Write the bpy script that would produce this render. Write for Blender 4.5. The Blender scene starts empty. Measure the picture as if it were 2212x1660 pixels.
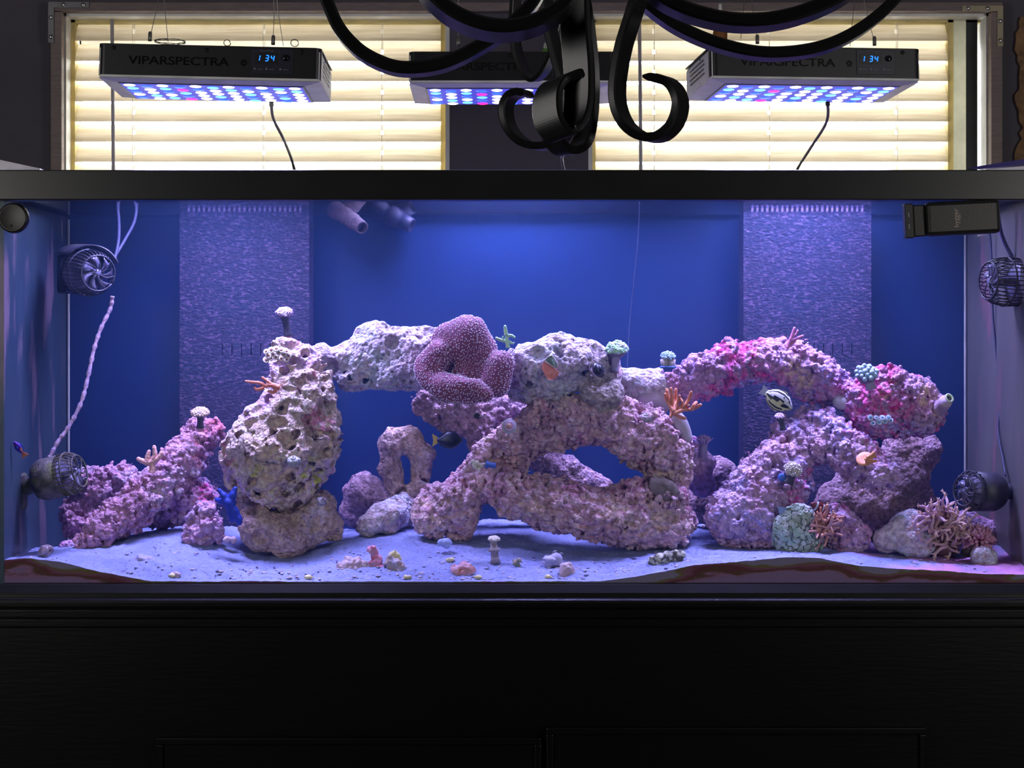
import bpy, math, random
import numpy as np
from mathutils import Vector, Matrix, noise as mnoise
R = random.Random(7)
sc = bpy.context.scene
COL = sc.collection
PI = math.pi
# ------------------------------------------------------------ camera, world, exposure
F, HZ, CX, CH = 4000.0, 760.0, 1106.0, 1.2      # focal (px), horizon row, centre column, camera height
cam_d = bpy.data.cameras.new('camera'); cam = bpy.data.objects.new('camera', cam_d); COL.objects.link(cam)
cam.location = (0, 0, CH); cam.rotation_euler = (PI/2, 0, 0)
cam_d.sensor_width = 36; cam_d.lens = F/2212*36; cam_d.shift_y = -(830-HZ)/2212
cam_d.clip_start = .05; cam_d.clip_end = 60
sc.camera = cam
sc.view_settings.view_transform = 'Standard'; sc.view_settings.look = 'None'
sc.view_settings.gamma = 1; sc.view_settings.use_curve_mapping = False
sc.view_settings.exposure = 0.22
sc.cycles.max_bounces = 5; sc.cycles.diffuse_bounces = 4; sc.cycles.glossy_bounces = 2
sc.cycles.transmission_bounces = 3; sc.cycles.transparent_max_bounces = 10; sc.cycles.volume_bounces = 0
sc.cycles.sample_clamp_indirect = 4; sc.cycles.use_denoising = True
sc.cycles.caustics_reflective = False; sc.cycles.caustics_refractive = False
w = bpy.data.worlds.new('daylight'); sc.world = w; w.use_nodes = True
bg = w.node_tree.nodes['Background']
bg.inputs[0].default_value = (1.0, .97, .89, 1); bg.inputs[1].default_value = 12.0

def area(name, loc, size, power, color, rot=(0,0,0), spread=PI):
    l = bpy.data.lights.new(name, 'AREA'); l.shape = 'RECTANGLE'; l.size, l.size_y = size
    l.energy = power; l.color = color; l.spread = spread
    o = bpy.data.objects.new(name, l); o.location = loc; o.rotation_euler = rot; COL.objects.link(o)
    return o
LEDC = (.46, .42, 1.0)
LAMP_W = 14.0
# the light of the three aquarium lamps (the lamps themselves stand further down)
# name, front-left-bottom px, front Y, roll, pitch, yaw
def P(px, py, Y): return Vector(((px-CX)*Y/F, Y, CH-(py-HZ)*Y/F))
LAMPS = [dict(c=P(451, 170, 3.32), roll=math.radians(1.3), pitch=math.radians(2.2), yaw=0.0),
         dict(c=P(1107, 178, 3.56), roll=0.0, pitch=math.radians(3.2), yaw=0.0),
         dict(c=P(1765, 171, 3.42), roll=math.radians(-.3), pitch=math.radians(3.2), yaw=math.radians(7.5))]
for L in LAMPS:
    L['M'] = Matrix.Translation(L['c']) @ Matrix.Rotation(L['yaw'],4,'Z') @ Matrix.Rotation(L['roll'],4,'Y') @ Matrix.Rotation(-L['pitch'],4,'X')
    a = area('lamp_light', (0,0,0), (.33,.14), LAMP_W, LEDC, spread=math.radians(118))
    a.matrix_world = L['M'] @ Matrix.Translation((0, .105, -.008))
# added fill: two unseen area lights by the side walls, brightening the tank front
for s_ in (-1, 1):
    o = area('side_fill_light', (s_*2.25, 1.0, 1.55), (.9,1.2), 26, (1,.96,.92))
    o.rotation_euler = (Vector((s_*.3, 3.4, 1.0))-o.location).to_track_quat('-Z','Z').to_euler()

# ------------------------------------------------------------ materials
def mat(name, col=(.5,.5,.5), rough=.6, metal=0, col2=None, nscale=20, ndetail=4, contrast=(.35,.65), bump=0, bscale=200,
        emit=None, estr=0, spec=.5, coat=0, stretch=None, col3=None, n3=8, c3=(.55,.62), vor=0, vscale=150, sss=0):
    m = bpy.data.materials.new(name); m.use_nodes = True
    nt = m.node_tree; N = nt.nodes; Lk = nt.links; b = N['Principled BSDF']
    b.inputs['Base Color'].default_value = (*col,1); b.inputs['Roughness'].default_value = rough
    b.inputs['Metallic'].default_value = metal; b.inputs['Specular IOR Level'].default_value = spec
    b.inputs['Coat Weight'].default_value = coat
    tc = N.new('ShaderNodeTexCoord'); vec = tc.outputs['Object']
    if stretch:
        mp = N.new('ShaderNodeMapping'); mp.inputs['Scale'].default_value = stretch
        Lk.new(vec, mp.inputs[0]); vec = mp.outputs[0]
    def noise(s, d=ndetail):
        n = N.new('ShaderNodeTexNoise'); n.inputs['Scale'].default_value = s; n.inputs['Detail'].default_value = d
        Lk.new(vec, n.inputs['Vector']); return n.outputs['Fac']
    def ramp(fac, lo, hi):
        r = N.new('ShaderNodeMapRange'); r.inputs[1].default_value = lo; r.inputs[2].default_value = hi
        Lk.new(fac, r.inputs[0]); return r.outputs[0]
    def mix(f, a, c):
        x = N.new('ShaderNodeMix'); x.data_type = 'RGBA'; Lk.new(f, x.inputs[0])
        for s, v in ((6,a),(7,c)):
            if isinstance(v, tuple): x.inputs[s].default_value = (*v,1)
            else: Lk.new(v, x.inputs[s])
        return x.outputs[2]
    cur = None
    c2 = col2 if col2 else tuple(min(1, c*.82) for c in col)
    cur = mix(ramp(noise(nscale), *contrast), col, c2)
    if col3: cur = mix(ramp(noise(n3), *c3), cur, col3)
    Lk.new(cur, b.inputs['Base Color'])
    if emit:
        b.inputs['Emission Color'].default_value = (*emit,1); b.inputs['Emission Strength'].default_value = estr
    if bump:
        bp = N.new('ShaderNodeBump'); bp.inputs['Strength'].default_value = bump; bp.inputs['Distance'].default_value = .002
        h = noise(bscale, 5)
        if vor:
            v = N.new('ShaderNodeTexVoronoi'); v.inputs['Scale'].default_value = vscale; Lk.new(vec, v.inputs['Vector'])
            mm = N.new('ShaderNodeMath'); mm.operation = 'MULTIPLY_ADD'; Lk.new(v.outputs['Distance'], mm.inputs[0])
            mm.inputs[1].default_value = -vor; Lk.new(h, mm.inputs[2]); h = mm.outputs[0]
        Lk.new(h, bp.inputs['Height']); Lk.new(bp.outputs[0], b.inputs['Normal'])
    return m

def rockmat(name, base, second, accents, bump=.9, fine=260, speck=.35):
    """base/second tones with patches of encrusting growth or blue light tint; accents = [(colour, scale, lo, hi)]"""
    m = bpy.data.materials.new(name); m.use_nodes = True
    nt = m.node_tree; N = nt.nodes; Lk = nt.links; b = N['Principled BSDF']
    b.inputs['Roughness'].default_value = .8; b.inputs['Specular IOR Level'].default_value = .25
    tc = N.new('ShaderNodeTexCoord'); vec = tc.outputs['Object']
    def noise(s, d=4, off=0):
        n = N.new('ShaderNodeTexNoise'); n.inputs['Scale'].default_value = s; n.inputs['Detail'].default_value = d
        mp = N.new('ShaderNodeMapping'); mp.inputs['Location'].default_value = (off, off*.7, -off); Lk.new(vec, mp.inputs[0])
        Lk.new(mp.outputs[0], n.inputs['Vector']); return n.outputs['Fac']
    def rng(f, lo, hi, a=0, c=1):
        r = N.new('ShaderNodeMapRange'); r.inputs[1].default_value = lo; r.inputs[2].default_value = hi
        r.inputs[3].default_value = a; r.inputs[4].default_value = c; Lk.new(f, r.inputs[0]); return r.outputs[0]
    def mix(f, a, c):
        x = N.new('ShaderNodeMix'); x.data_type = 'RGBA'; Lk.new(f, x.inputs[0])
        for s, v in ((6,a),(7,c)):
            if isinstance(v, tuple): x.inputs[s].default_value = (*v,1)
            else: Lk.new(v, x.inputs[s])
        return x.outputs[2]
    cur = mix(rng(noise(22), .38, .62), base, second)
    for i, (c, s, lo, hi) in enumerate(accents):
        big = rng(noise(s, 5, 3.1*(i+1)), lo, hi)
        sm = rng(noise(s*9, 3, 1.7*(i+1)), .40, .55)
        mu = N.new('ShaderNodeMath'); mu.operation = 'MULTIPLY'; Lk.new(big, mu.inputs[0]); Lk.new(sm, mu.inputs[1])
        cur = mix(mu.outputs[0], cur, c)
    v = N.new('ShaderNodeTexVoronoi'); v.inputs['Scale'].default_value = 145; Lk.new(vec, v.inputs['Vector'])
    dk = N.new('ShaderNodeMix'); dk.data_type = 'RGBA'; dk.blend_type = 'MULTIPLY'; dk.inputs[0].default_value = 1
    f = rng(noise(120, 5, 9), .36, .6, 1-speck, 1.12)
    cmb = N.new('ShaderNodeCombineColor')
    for k in range(3): Lk.new(f, cmb.inputs[k])
    v2 = N.new('ShaderNodeTexVoronoi'); v2.inputs['Scale'].default_value = 125; Lk.new(vec, v2.inputs['Vector'])
    sp2 = N.new('ShaderNodeSeparateColor'); Lk.new(v2.outputs['Color'], sp2.inputs[0])
    cur = mix(rng(sp2.outputs[0], .55, 1, 0, .42), cur, tuple(min(1, c*1.4+.10) for c in base))
    cur = mix(rng(sp2.outputs[1], .6, 1, 0, .40), cur, tuple(c*.42 for c in second))
    Lk.new(cur, dk.inputs[6]); Lk.new(cmb.outputs[0], dk.inputs[7])
    Lk.new(dk.outputs[2], b.inputs['Base Color'])
    mm = N.new('ShaderNodeMath'); mm.operation = 'MULTIPLY_ADD'; Lk.new(v.outputs['Distance'], mm.inputs[0]); mm.inputs[1].default_value = -.8
    Lk.new(noise(fine, 5, 5), mm.inputs[2])
    bp = N.new('ShaderNodeBump'); bp.inputs['Strength'].default_value = bump; bp.inputs['Distance'].default_value = .007
    Lk.new(mm.outputs[0], bp.inputs['Height']); Lk.new(bp.outputs[0], b.inputs['Normal'])
    return m

# ------------------------------------------------------------ mesh builder
class MB:
    def __init__(s): s.v = []; s.f = []; s.M = None
    def add(s, v, f):
        o = len(s.v); s.v += [tuple(s.M @ Vector(p)) if s.M else tuple(p) for p in v]; s.f += [tuple(o+i for i in q) for q in f]; return s
    def box(s, a, b, bev=0):
        (x0,y0,z0),(x1,y1,z1) = a, b
        if not bev:
            v = [(x,y,z) for z in (z0,z1) for y in (y0,y1) for x in (x0,x1)]
            return s.add(v, [(0,2,3,1),(4,5,7,6),(0,1,5,4),(2,6,7,3),(0,4,6,2),(1,3,7,5)])
        t = bev; bm = bmesh.new(); bmesh.ops.create_cube(bm, size=1)
        bmesh.ops.scale(bm, vec=(x1-x0,y1-y0,z1-z0), verts=bm.verts)
        bmesh.ops.bevel(bm, geom=bm.edges[:], offset=t, segments=2, affect='EDGES', profile=.5)
        c = Vector(((x0+x1)/2,(y0+y1)/2,(z0+z1)/2)); bm.verts.index_update()
        s.add([v.co+c for v in bm.verts], [[v.index for v in f.verts] for f in bm.faces]); bm.free(); return s
    def tube(s, pts, rad, seg=8, cap=True, flat=1.0):
        pts = [Vector(p) for p in pts]; n = len(pts)
        if not hasattr(rad, '__len__'): rad = [rad]*n
        v = []; up = None
        for i, p in enumerate(pts):
            d = (pts[min(i+1,n-1)]-pts[max(i-1,0)]).normalized()
            if up is None: up = Vector((0,0,1)) if abs(d.z) < .9 else Vector((0,1,0))
            a = d.cross(up); a = a.normalized() if a.length > 1e-6 else Vector((1,0,0)); up = a.cross(d).normalized()
            for k in range(seg):
                t = 2*PI*k/seg; v.append(p + (a*math.cos(t) + up*math.sin(t)*flat)*rad[i])
        f = [(i*seg+k, i*seg+(k+1)%seg, (i+1)*seg+(k+1)%seg, (i+1)*seg+k) for i in range(n-1) for k in range(seg)]
        if cap: f += [tuple(range(seg-1,-1,-1)), tuple(range((n-1)*seg, n*seg))]
        return s.add(v, f)
    def lathe(s, prof, o, axis=(0,0,1), seg=24, closed=False):
        ax = Vector(axis).normalized(); q = Vector((0,0,1)).rotation_difference(ax)
        o = Vector(o); v = []
        for (r, h) in prof:
            for k in range(seg):
                t = 2*PI*k/seg; v.append(o + q @ Vector((r*math.cos(t), r*math.sin(t), h)))
        n = len(prof)
        f = [(i*seg+k, i*seg+(k+1)%seg, (i+1)*seg+(k+1)%seg, (i+1)*seg+k) for i in range(n-1) for k in range(seg)]
        f += [tuple(range(seg-1,-1,-1)), tuple(range((n-1)*seg, n*seg))]
        return s.add(v, f)
    def ball(s, c, r, sub=1, jit=0):
        vs, fs = ICO[sub]; c = Vector(c)
        if not hasattr(r, '__len__'): r = (r,r,r)
        v = []
        for p in vs:
            k = 1 + (mnoise.noise(Vector((p[0]*2+c.x*50, p[1]*2+c.y*50, p[2]*2+c.z*50)))*jit if jit else 0)
            v.append((c.x+p[0]*r[0]*k, c.y+p[1]*r[1]*k, c.z+p[2]*r[2]*k))
        return s.add(v, fs)
    def ribbon(s, pts, w, t, b):
        """flat bar: w along b, t across the curve; ends tapered"""
        pts = [Vector(p) for p in pts]; n = len(pts); b = Vector(b).normalized(); v = []
        for i, p in enumerate(pts):
            d = (pts[min(i+1,n-1)]-pts[max(i-1,0)]).normalized(); nn = d.cross(b).normalized()
            tt = t*min(1, .25+(n-1-i)*.22)
            e = tt*.18
            for (x, y) in ((-w/2+e,-tt/2),(w/2-e,-tt/2),(w/2,-tt/2+e),(w/2,tt/2-e),(w/2-e,tt/2),(-w/2+e,tt/2),(-w/2,tt/2-e),(-w/2,-tt/2+e)):
                v.append(p + b*x + nn*y)
        f = [(i*8+k, i*8+(k+1)%8, (i+1)*8+(k+1)%8, (i+1)*8+k) for i in range(n-1) for k in range(8)]
        f += [tuple(range(7,-1,-1)), tuple(range((n-1)*8, n*8))]
        return s.add(v, f)
    def prism(s, poly, d):
        """closed polygon (3-D points) thickened by vector d"""
        n = len(poly); d = Vector(d); v = [Vector(p) for p in poly] + [Vector(p)+d for p in poly]
        return s.add(v, [tuple(range(n-1,-1,-1)), tuple(range(n,2*n))] + [(i,(i+1)%n,n+(i+1)%n,n+i) for i in range(n)])
    def build(s, name, m, parent=None, smooth=False, local=False, loc=None):
        me = bpy.data.meshes.new(name); V = s.v
        o = bpy.data.objects.new(name, me)
        if parent is not None:
            base = Vector((0,0,0)) if local else Vector(parent['_org'])
            o.parent = parent
            if loc is None: c = Vector(((min(p[0] for p in V)+max(p[0] for p in V))/2, (min(p[1] for p in V)+max(p[1] for p in V))/2, (min(p[2] for p in V)+max(p[2] for p in V))/2))
            else: c = Vector(loc)
            o.location = c - base
        else:
            c = Vector(((min(p[0] for p in V)+max(p[0] for p in V))/2, (min(p[1] for p in V)+max(p[1] for p in V))/2, min(p[2] for p in V)))
            o.location = c
        o['_org'] = tuple(c)
        me.from_pydata([(p[0]-c.x, p[1]-c.y, p[2]-c.z) for p in V], [], s.f); me.update()
        me.materials.append(m)
        if smooth: me.polygons.foreach_set('use_smooth', [True]*len(me.polygons))
        COL.objects.link(o); return o
import bmesh
def _ico(sub):
    bm = bmesh.new(); bmesh.ops.create_icosphere(bm, subdivisions=sub, radius=1)
    bm.verts.index_update(); r = ([tuple(v.co) for v in bm.verts], [tuple(v.index for v in f.verts) for f in bm.faces]); bm.free(); return r
ICO = {k: _ico(k) for k in (1,2,3,4)}

def thing(name, label, cat, loc, group=None):
    o = bpy.data.objects.new(name, None); o.location = loc; o.empty_display_size = .02; COL.objects.link(o)
    o['_org'] = tuple(loc); o['label'] = label; o['category'] = cat
    if group: o['group'] = group
    return o
def tag(o, label, cat, group=None, kind=None):
    o['label'] = label; o['category'] = cat
    if group: o['group'] = group
    if kind: o['kind'] = kind
    return o
def struct(o): o['kind'] = 'structure'; return o
def cr(pts, k=6):
    """smooth path through points"""
    P_ = [Vector(p) for p in pts]; out = []
    for i in range(len(P_)-1):
        a, b, c, d = P_[max(i-1,0)], P_[i], P_[i+1], P_[min(i+2,len(P_)-1)]
        for j in range(k):
            t = j/k; out.append(.5*((2*b)+(c-a)*t+(2*a-5*b+4*c-d)*t*t+(3*b-a-3*c+d)*t*t*t))
    out.append(P_[-1]); return out
def text(body, size, loc, m, parent, name='lettering', rot=(PI/2,0,0), xs=1, ext=.0003, align='CENTER', bold=0, ys=1):
    c = bpy.data.curves.new(name, 'FONT'); c.body = body; c.size = size; c.extrude = ext; c.align_x = align; c.align_y = 'CENTER'; c.offset = bold
    o = bpy.data.objects.new(name, c); o.parent = parent; o.location = loc; o.rotation_euler = rot; o.scale = (xs,ys,1); c.materials.append(m)
    COL.objects.link(o); return o

# ------------------------------------------------------------ implicit surfaces (smooth unions + 3-D noise), meshed by surface nets
_rs = np.random.RandomState(3)
_T = _rs.rand(64,64,64).astype(np.float32)
_W = _rs.rand(32,32,32,3).astype(np.float32)
def vn(p, s, off=0.):
    q = p/s+off; i = np.floor(q).astype(int); f = (q-i).astype(np.float32); f = f*f*(3-2*f); r = 0
    for a in (0,1):
        for b in (0,1):
            for c in (0,1):
                w_ = (f[:,0] if a else 1-f[:,0])*(f[:,1] if b else 1-f[:,1])*(f[:,2] if c else 1-f[:,2])
                r = r + w_*_T[(i[:,0]+a)&63,(i[:,1]+b)&63,(i[:,2]+c)&63]
    return r*2-1
def worley(p, s, off=0.):
    q = (p/s+off).astype(np.float32); i = np.floor(q).astype(int); d = np.full(len(p), 9., np.float32)
    for a in (-1,0,1):
        for b in (-1,0,1):
            for c in (-1,0,1):
                j = i+np.array((a,b,c)); w_ = _W[j[:,0]&31,j[:,1]&31,j[:,2]&31]+j
                d = np.minimum(d, ((q-w_)**2).sum(1))
    return np.sqrt(d)
def prims_sdf(pts, prims, k=.014, sy=1.0):
    """prims: list of paths [(x,y,z,r),...]"""
    d = None
    pp = pts.copy(); pp[...,1] /= sy
    for path in prims:
        path = [np.array((q[0], q[1]/sy, q[2], q[3]), np.float32) for q in path]
        segs = list(zip(path[:-1], path[1:])) or [(path[0], path[0])]
        for a, b in segs:
            ab = b[:3]-a[:3]; L2 = float((ab**2).sum())
            if L2 > 1e-12:
                t = np.clip(((pp-a[:3])@ab)/L2, 0, 1); e = np.sqrt(((pp-a[:3]-t[...,None]*ab)**2).sum(-1))-(a[3]+t*(b[3]-a[3]))
            else: e = np.sqrt(((pp-a[:3])**2).sum(-1))-a[3]
            if d is None: d = e
            else:
                h = np.maximum(k-np.abs(d-e),0)/k; d = np.minimum(d,e)-h*h*k*.25
    return d
def nets(Fg, o, h):
    S = Fg < 0; cnt = np.zeros(tuple(n-1 for n in Fg.shape), np.int8)
    offs = [(a,b,c) for a in (0,1) for b in (0,1) for c in (0,1)]
    for a,b,c in offs: cnt += S[a:S.shape[0]-1+a, b:S.shape[1]-1+b, c:S.shape[2]-1+c]
    act = (cnt>0)&(cnt<8); ids = np.argwhere(act); pos = np.zeros((len(ids),3)); n = np.zeros(len(ids))
    fc = {of: Fg[ids[:,0]+of[0], ids[:,1]+of[1], ids[:,2]+of[2]] for of in offs}
    for a in offs:
        for ax in range(3):
            if a[ax]: continue
            b = list(a); b[ax] = 1; b = tuple(b); fa, fb = fc[a], fc[b]; m = (fa<0)!=(fb<0)
            t = np.where(m, fa/np.where(m, fa-fb, 1), 0)
            q = np.array(a)[None]+t[:,None]*(np.array(b)-np.array(a))[None]; pos += q*m[:,None]; n += m
    V = np.array(o)+h*(ids+pos/n[:,None])
    vid = -np.ones(act.shape, int); vid[act] = np.arange(len(ids)); quads = []
    for ax in range(3):
        u, w_ = (ax+1)%3, (ax+2)%3
        sl = [slice(1,-1)]*3; s0 = list(sl); s1 = list(sl); s0[ax] = slice(0,-1); s1[ax] = slice(1,None)
        A = S[tuple(s0)]; B = S[tuple(s1)]; e = np.argwhere(A != B); fl = A[e[:,0],e[:,1],e[:,2]]
        e = e.copy()
        for k_ in range(3):
            if k_ != ax: e[:,k_] += 1
        def g(du, dw):
            c = e.copy(); c[:,u] += du; c[:,w_] += dw; return vid[c[:,0],c[:,1],c[:,2]]
        q = np.stack([g(-1,-1), g(0,-1), g(0,0), g(-1,0)], 1); q[~fl] = q[~fl][:,::-1]; quads.append(q)
    return V, np.concatenate(quads)
def blob_obj(name, prims, m, h=.0021, kind='rough', amp=1.0, k=.016, sy=1.0, cuts=(), parent=None, seed=0., cut_k=.008):
    pr = np.array([q for p in prims for q in p]); rmax = pr[:,3].max(); pad = rmax*max(1,sy)+.022*amp+.008
    lo = pr[:,:3].min(0)-pad; hi = pr[:,:3].max(0)+pad
    nx, ny, nz = [int(math.ceil(v)) for v in (hi-lo)/h]
    # coarse pass first, fine samples only near the surface
    ax = [lo[i]+h*np.arange(n) for i, n in enumerate((nx,ny,nz))]
    cs = 4
    cx = [a[::cs] for a in ax]
    cg = np.stack(np.meshgrid(*cx, indexing='ij'), -1).astype(np.float32)
    cd = prims_sdf(cg.reshape(-1,3), prims, k, sy).reshape(cg.shape[:3])
    up = cd
    for i in range(3): up = np.repeat(up, cs, axis=i)
    up = up[:nx,:ny,:nz]
    bandw = .020*amp+.004+h*cs*1.8
    mask = np.abs(up) < bandw
    Fg = np.where(up < 0, -1., 1.).astype(np.float32)
    idx = np.argwhere(mask); pts = (lo+h*idx).astype(np.float32)
    d = prims_sdf(pts, prims, k, sy)
    near = np.abs(d) < .020*amp+.004; q = pts[near]; dd = d[near]
    if kind == 'smooth':
        dd = dd + amp*(vn(q,.03,seed)*.003)
    else:
        dd = dd + amp*(vn(q,.055,seed)*.009 + vn(q,.024,seed+3)*.005 + vn(q,.011,seed+5)*.0025)
        if kind == 'nubby':
            dd = dd + amp*((worley(q,.0165,seed)**2-.27)*.0170 + (worley(q,.0082,seed+2)**2-.27)*.0105)
        elif kind == 'holey':
            q0 = q; q = q+np.stack([vn(q,.03,seed+11),vn(q,.03,seed+13),vn(q,.03,seed+17)],1)*.013
            f1 = worley(q*np.array((1,1,1.2),np.float32),.027,seed); f2 = worley(q,.012,seed+4)
            dd = dd + amp*(np.maximum(.56-f1,0)*.085 + np.maximum(.42-f2,0)*.020 + vn(q,.006,seed)*.0012)
        elif kind == 'pitted':
            f1 = worley(q,.04,seed); f2 = worley(q,.011,seed+4)
            dd = dd + amp*(np.maximum(.42-f1,0)*.065 + np.maximum(.40-f2,0)*.022 + np.abs(vn(q,.02,seed+8))*-.004 + vn(q,.005,seed)*.001)
        elif kind == 'rough':
            dd = dd + amp*((worley(q,.017,seed)-.45)*.004 + vn(q,.0055,seed)*.0016)
    d[near] = dd
    for c in cuts:
        e = prims_sdf(pts, [c] if isinstance(c[0], (list,tuple)) else [[c]], .01, 1.0)+vn(pts,.02,seed+1)*.004
        hh = np.maximum(cut_k-np.abs(d+e),0)/cut_k; d = np.maximum(d,-e)+hh*hh*cut_k*.25
    Fg[idx[:,0],idx[:,1],idx[:,2]] = d
    V, Q = nets(Fg, lo, h)
    # keep the large connected body only: drop quads of tiny islands
    me = bpy.data.meshes.new(name); o = bpy.data.objects.new(name, me)
    c = Vector(((V[:,0].min()+V[:,0].max())/2, (V[:,1].min()+V[:,1].max())/2, V[:,2].min()))
    me.vertices.add(len(V)); me.vertices.foreach_set('co', (V-np.array(c)).astype(np.float32).ravel())
    me.loops.add(len(Q)*4); me.loops.foreach_set('vertex_index', Q.astype(np.int32).ravel())
    me.polygons.add(len(Q)); me.polygons.foreach_set('loop_start', np.arange(0,len(Q)*4,4,dtype=np.int32))
    me.polygons.foreach_set('loop_total', np.full(len(Q),4,np.int32)); me.polygons.foreach_set('use_smooth', np.ones(len(Q),bool))
    me.update(calc_edges=True); me.materials.append(m)
    if parent is not None: o.parent = parent; o.location = c-Vector(parent['_org'])
    else: o.location = c
    o['_org'] = tuple(c); COL.objects.link(o); return o
def px_path(path, Y=None):
    out = []
    for q in path:
        px, py, r = q[0], q[1], q[2]; y = q[3] if len(q) > 3 else Y
        p = P(px, py, y); out.append((p.x, p.y, p.z, r*y/F))
    return out
# ============================================================ materials in use
M = {}
M['wall'] = mat('navy_grey_wall_paint', (.080,.072,.095), .75, bump=.25, bscale=500, col2=(.075,.067,.088))
M['ceil'] = mat('ceiling_paint', (.35,.35,.35), .9)
M['floor'] = mat('dark_floorboards', (.06,.04,.03), .4, nscale=6, stretch=(8,1,1))
M['wood'] = mat('mauve_stained_wood', (.24,.19,.18), .6, col2=(.19,.15,.14), nscale=30, stretch=(1,1,12), bump=.2)
M['woodh'] = mat('mauve_stained_wood_rail', (.20,.155,.15), .6, col2=(.15,.115,.11), nscale=30, stretch=(1,1,14), bump=.2)
M['bracket'] = mat('dull_steel', (.16,.16,.17), .45, .6)
M['bracket_tan'] = mat('painted_steel', (.35,.30,.2), .5, .2)
M['screw'] = mat('bright_steel', (.5,.5,.52), .25, 1)
M['jamb'] = mat('cream_vinyl', (.95,.82,.42), .6, bump=.05)
M['white'] = mat('white_painted_wood', (.85,.84,.80), .55, bump=.1, bscale=60)
M['blackstrip'] = mat('plain_black_strip', (.03,.035,.035), .8)
M['slat'] = mat('pale_woodgrain_slat', (.85,.80,.71), .55, col2=(.70,.64,.54), nscale=14, stretch=(.5,6,9), bump=.6, bscale=26, contrast=(.4,.62))
M['wand'] = mat('grey_plastic_wand', (.42,.40,.48), .4)
def translucent(m, f):
    nt = m.node_tree; N = nt.nodes; Lk = nt.links; pr = N['Principled BSDF']; t = N.new('ShaderNodeBsdfTranslucent'); mx = N.new('ShaderNodeMixShader'); mx.inputs[0].default_value = f
    src = pr.inputs['Base Color'].links[0].from_socket; Lk.new(src, t.inputs[0]); Lk.new(pr.outputs[0], mx.inputs[1]); Lk.new(t.outputs[0], mx.inputs[2]); Lk.new(mx.outputs[0], N['Material Output'].inputs[0])
translucent(M['slat'], .45); translucent(M['jamb'], .4)
M['casing'] = mat('white_vinyl_casing', (.88,.87,.76), .55); translucent(M['casing'], .5)
M['cord'] = mat('white_blind_cord', (.9,.88,.8), .8)
M['black'] = mat('black_plastic', (.005,.005,.006), .4, bump=.1, bscale=400)
M['rim'] = mat('black_tank_rim', (.013,.014,.016), .3)
M['stand'] = mat('black_painted_wood', (.002,.002,.0024), .36, spec=.3, bump=.15, bscale=60, stretch=(.3,1,3))
M['iron'] = mat('satin_black_iron', (.012,.012,.014), .33, .35, bump=.03, bscale=90)
M['lampblack'] = mat('satin_black_metal', (.012,.012,.016), .38, .1)
M['lampwhite'] = mat('white_lamp_housing', (.8,.8,.82), .45)
M['letter'] = mat('raised_gloss_black', (.035,.035,.04), .12, .8)
M['seg'] = mat('blue_segments', (.02,.1,.6), .4, emit=(.01,.16,1.0), estr=2.6)
M['ink'] = mat('dim_grey_ink', (.16,.16,.2), .6)
M['board'] = mat('glowing_led_board', (.05,.04,.3), .5, emit=(.06,.06,.50), estr=1.0)
M['boardedge'] = mat('led_board_edge', (.01,.01,.03), .4)
LC = {'w': mat('led_lens_white', (.9,.9,1), .3, emit=(1,.97,1), estr=3.4), 'c': mat('led_lens_cyan', (.3,.8,.9), .3, emit=(.18,.68,.85), estr=1.1),
      'b': mat('led_lens_blue', (.05,.1,.8), .3, emit=(.03,.12,1.0), estr=1.5), 'r': mat('led_lens_magenta', (.9,.1,.5), .3, emit=(1,.02,.30), estr=1.6)}
M['steel'] = mat('steel_cable', (.25,.24,.24), .35, .8)
M['cable'] = mat('grey_power_cord', (.10,.09,.10), .5)
M['navy'] = mat('deep_navy', (.01,.012,.03), .4)

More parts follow.
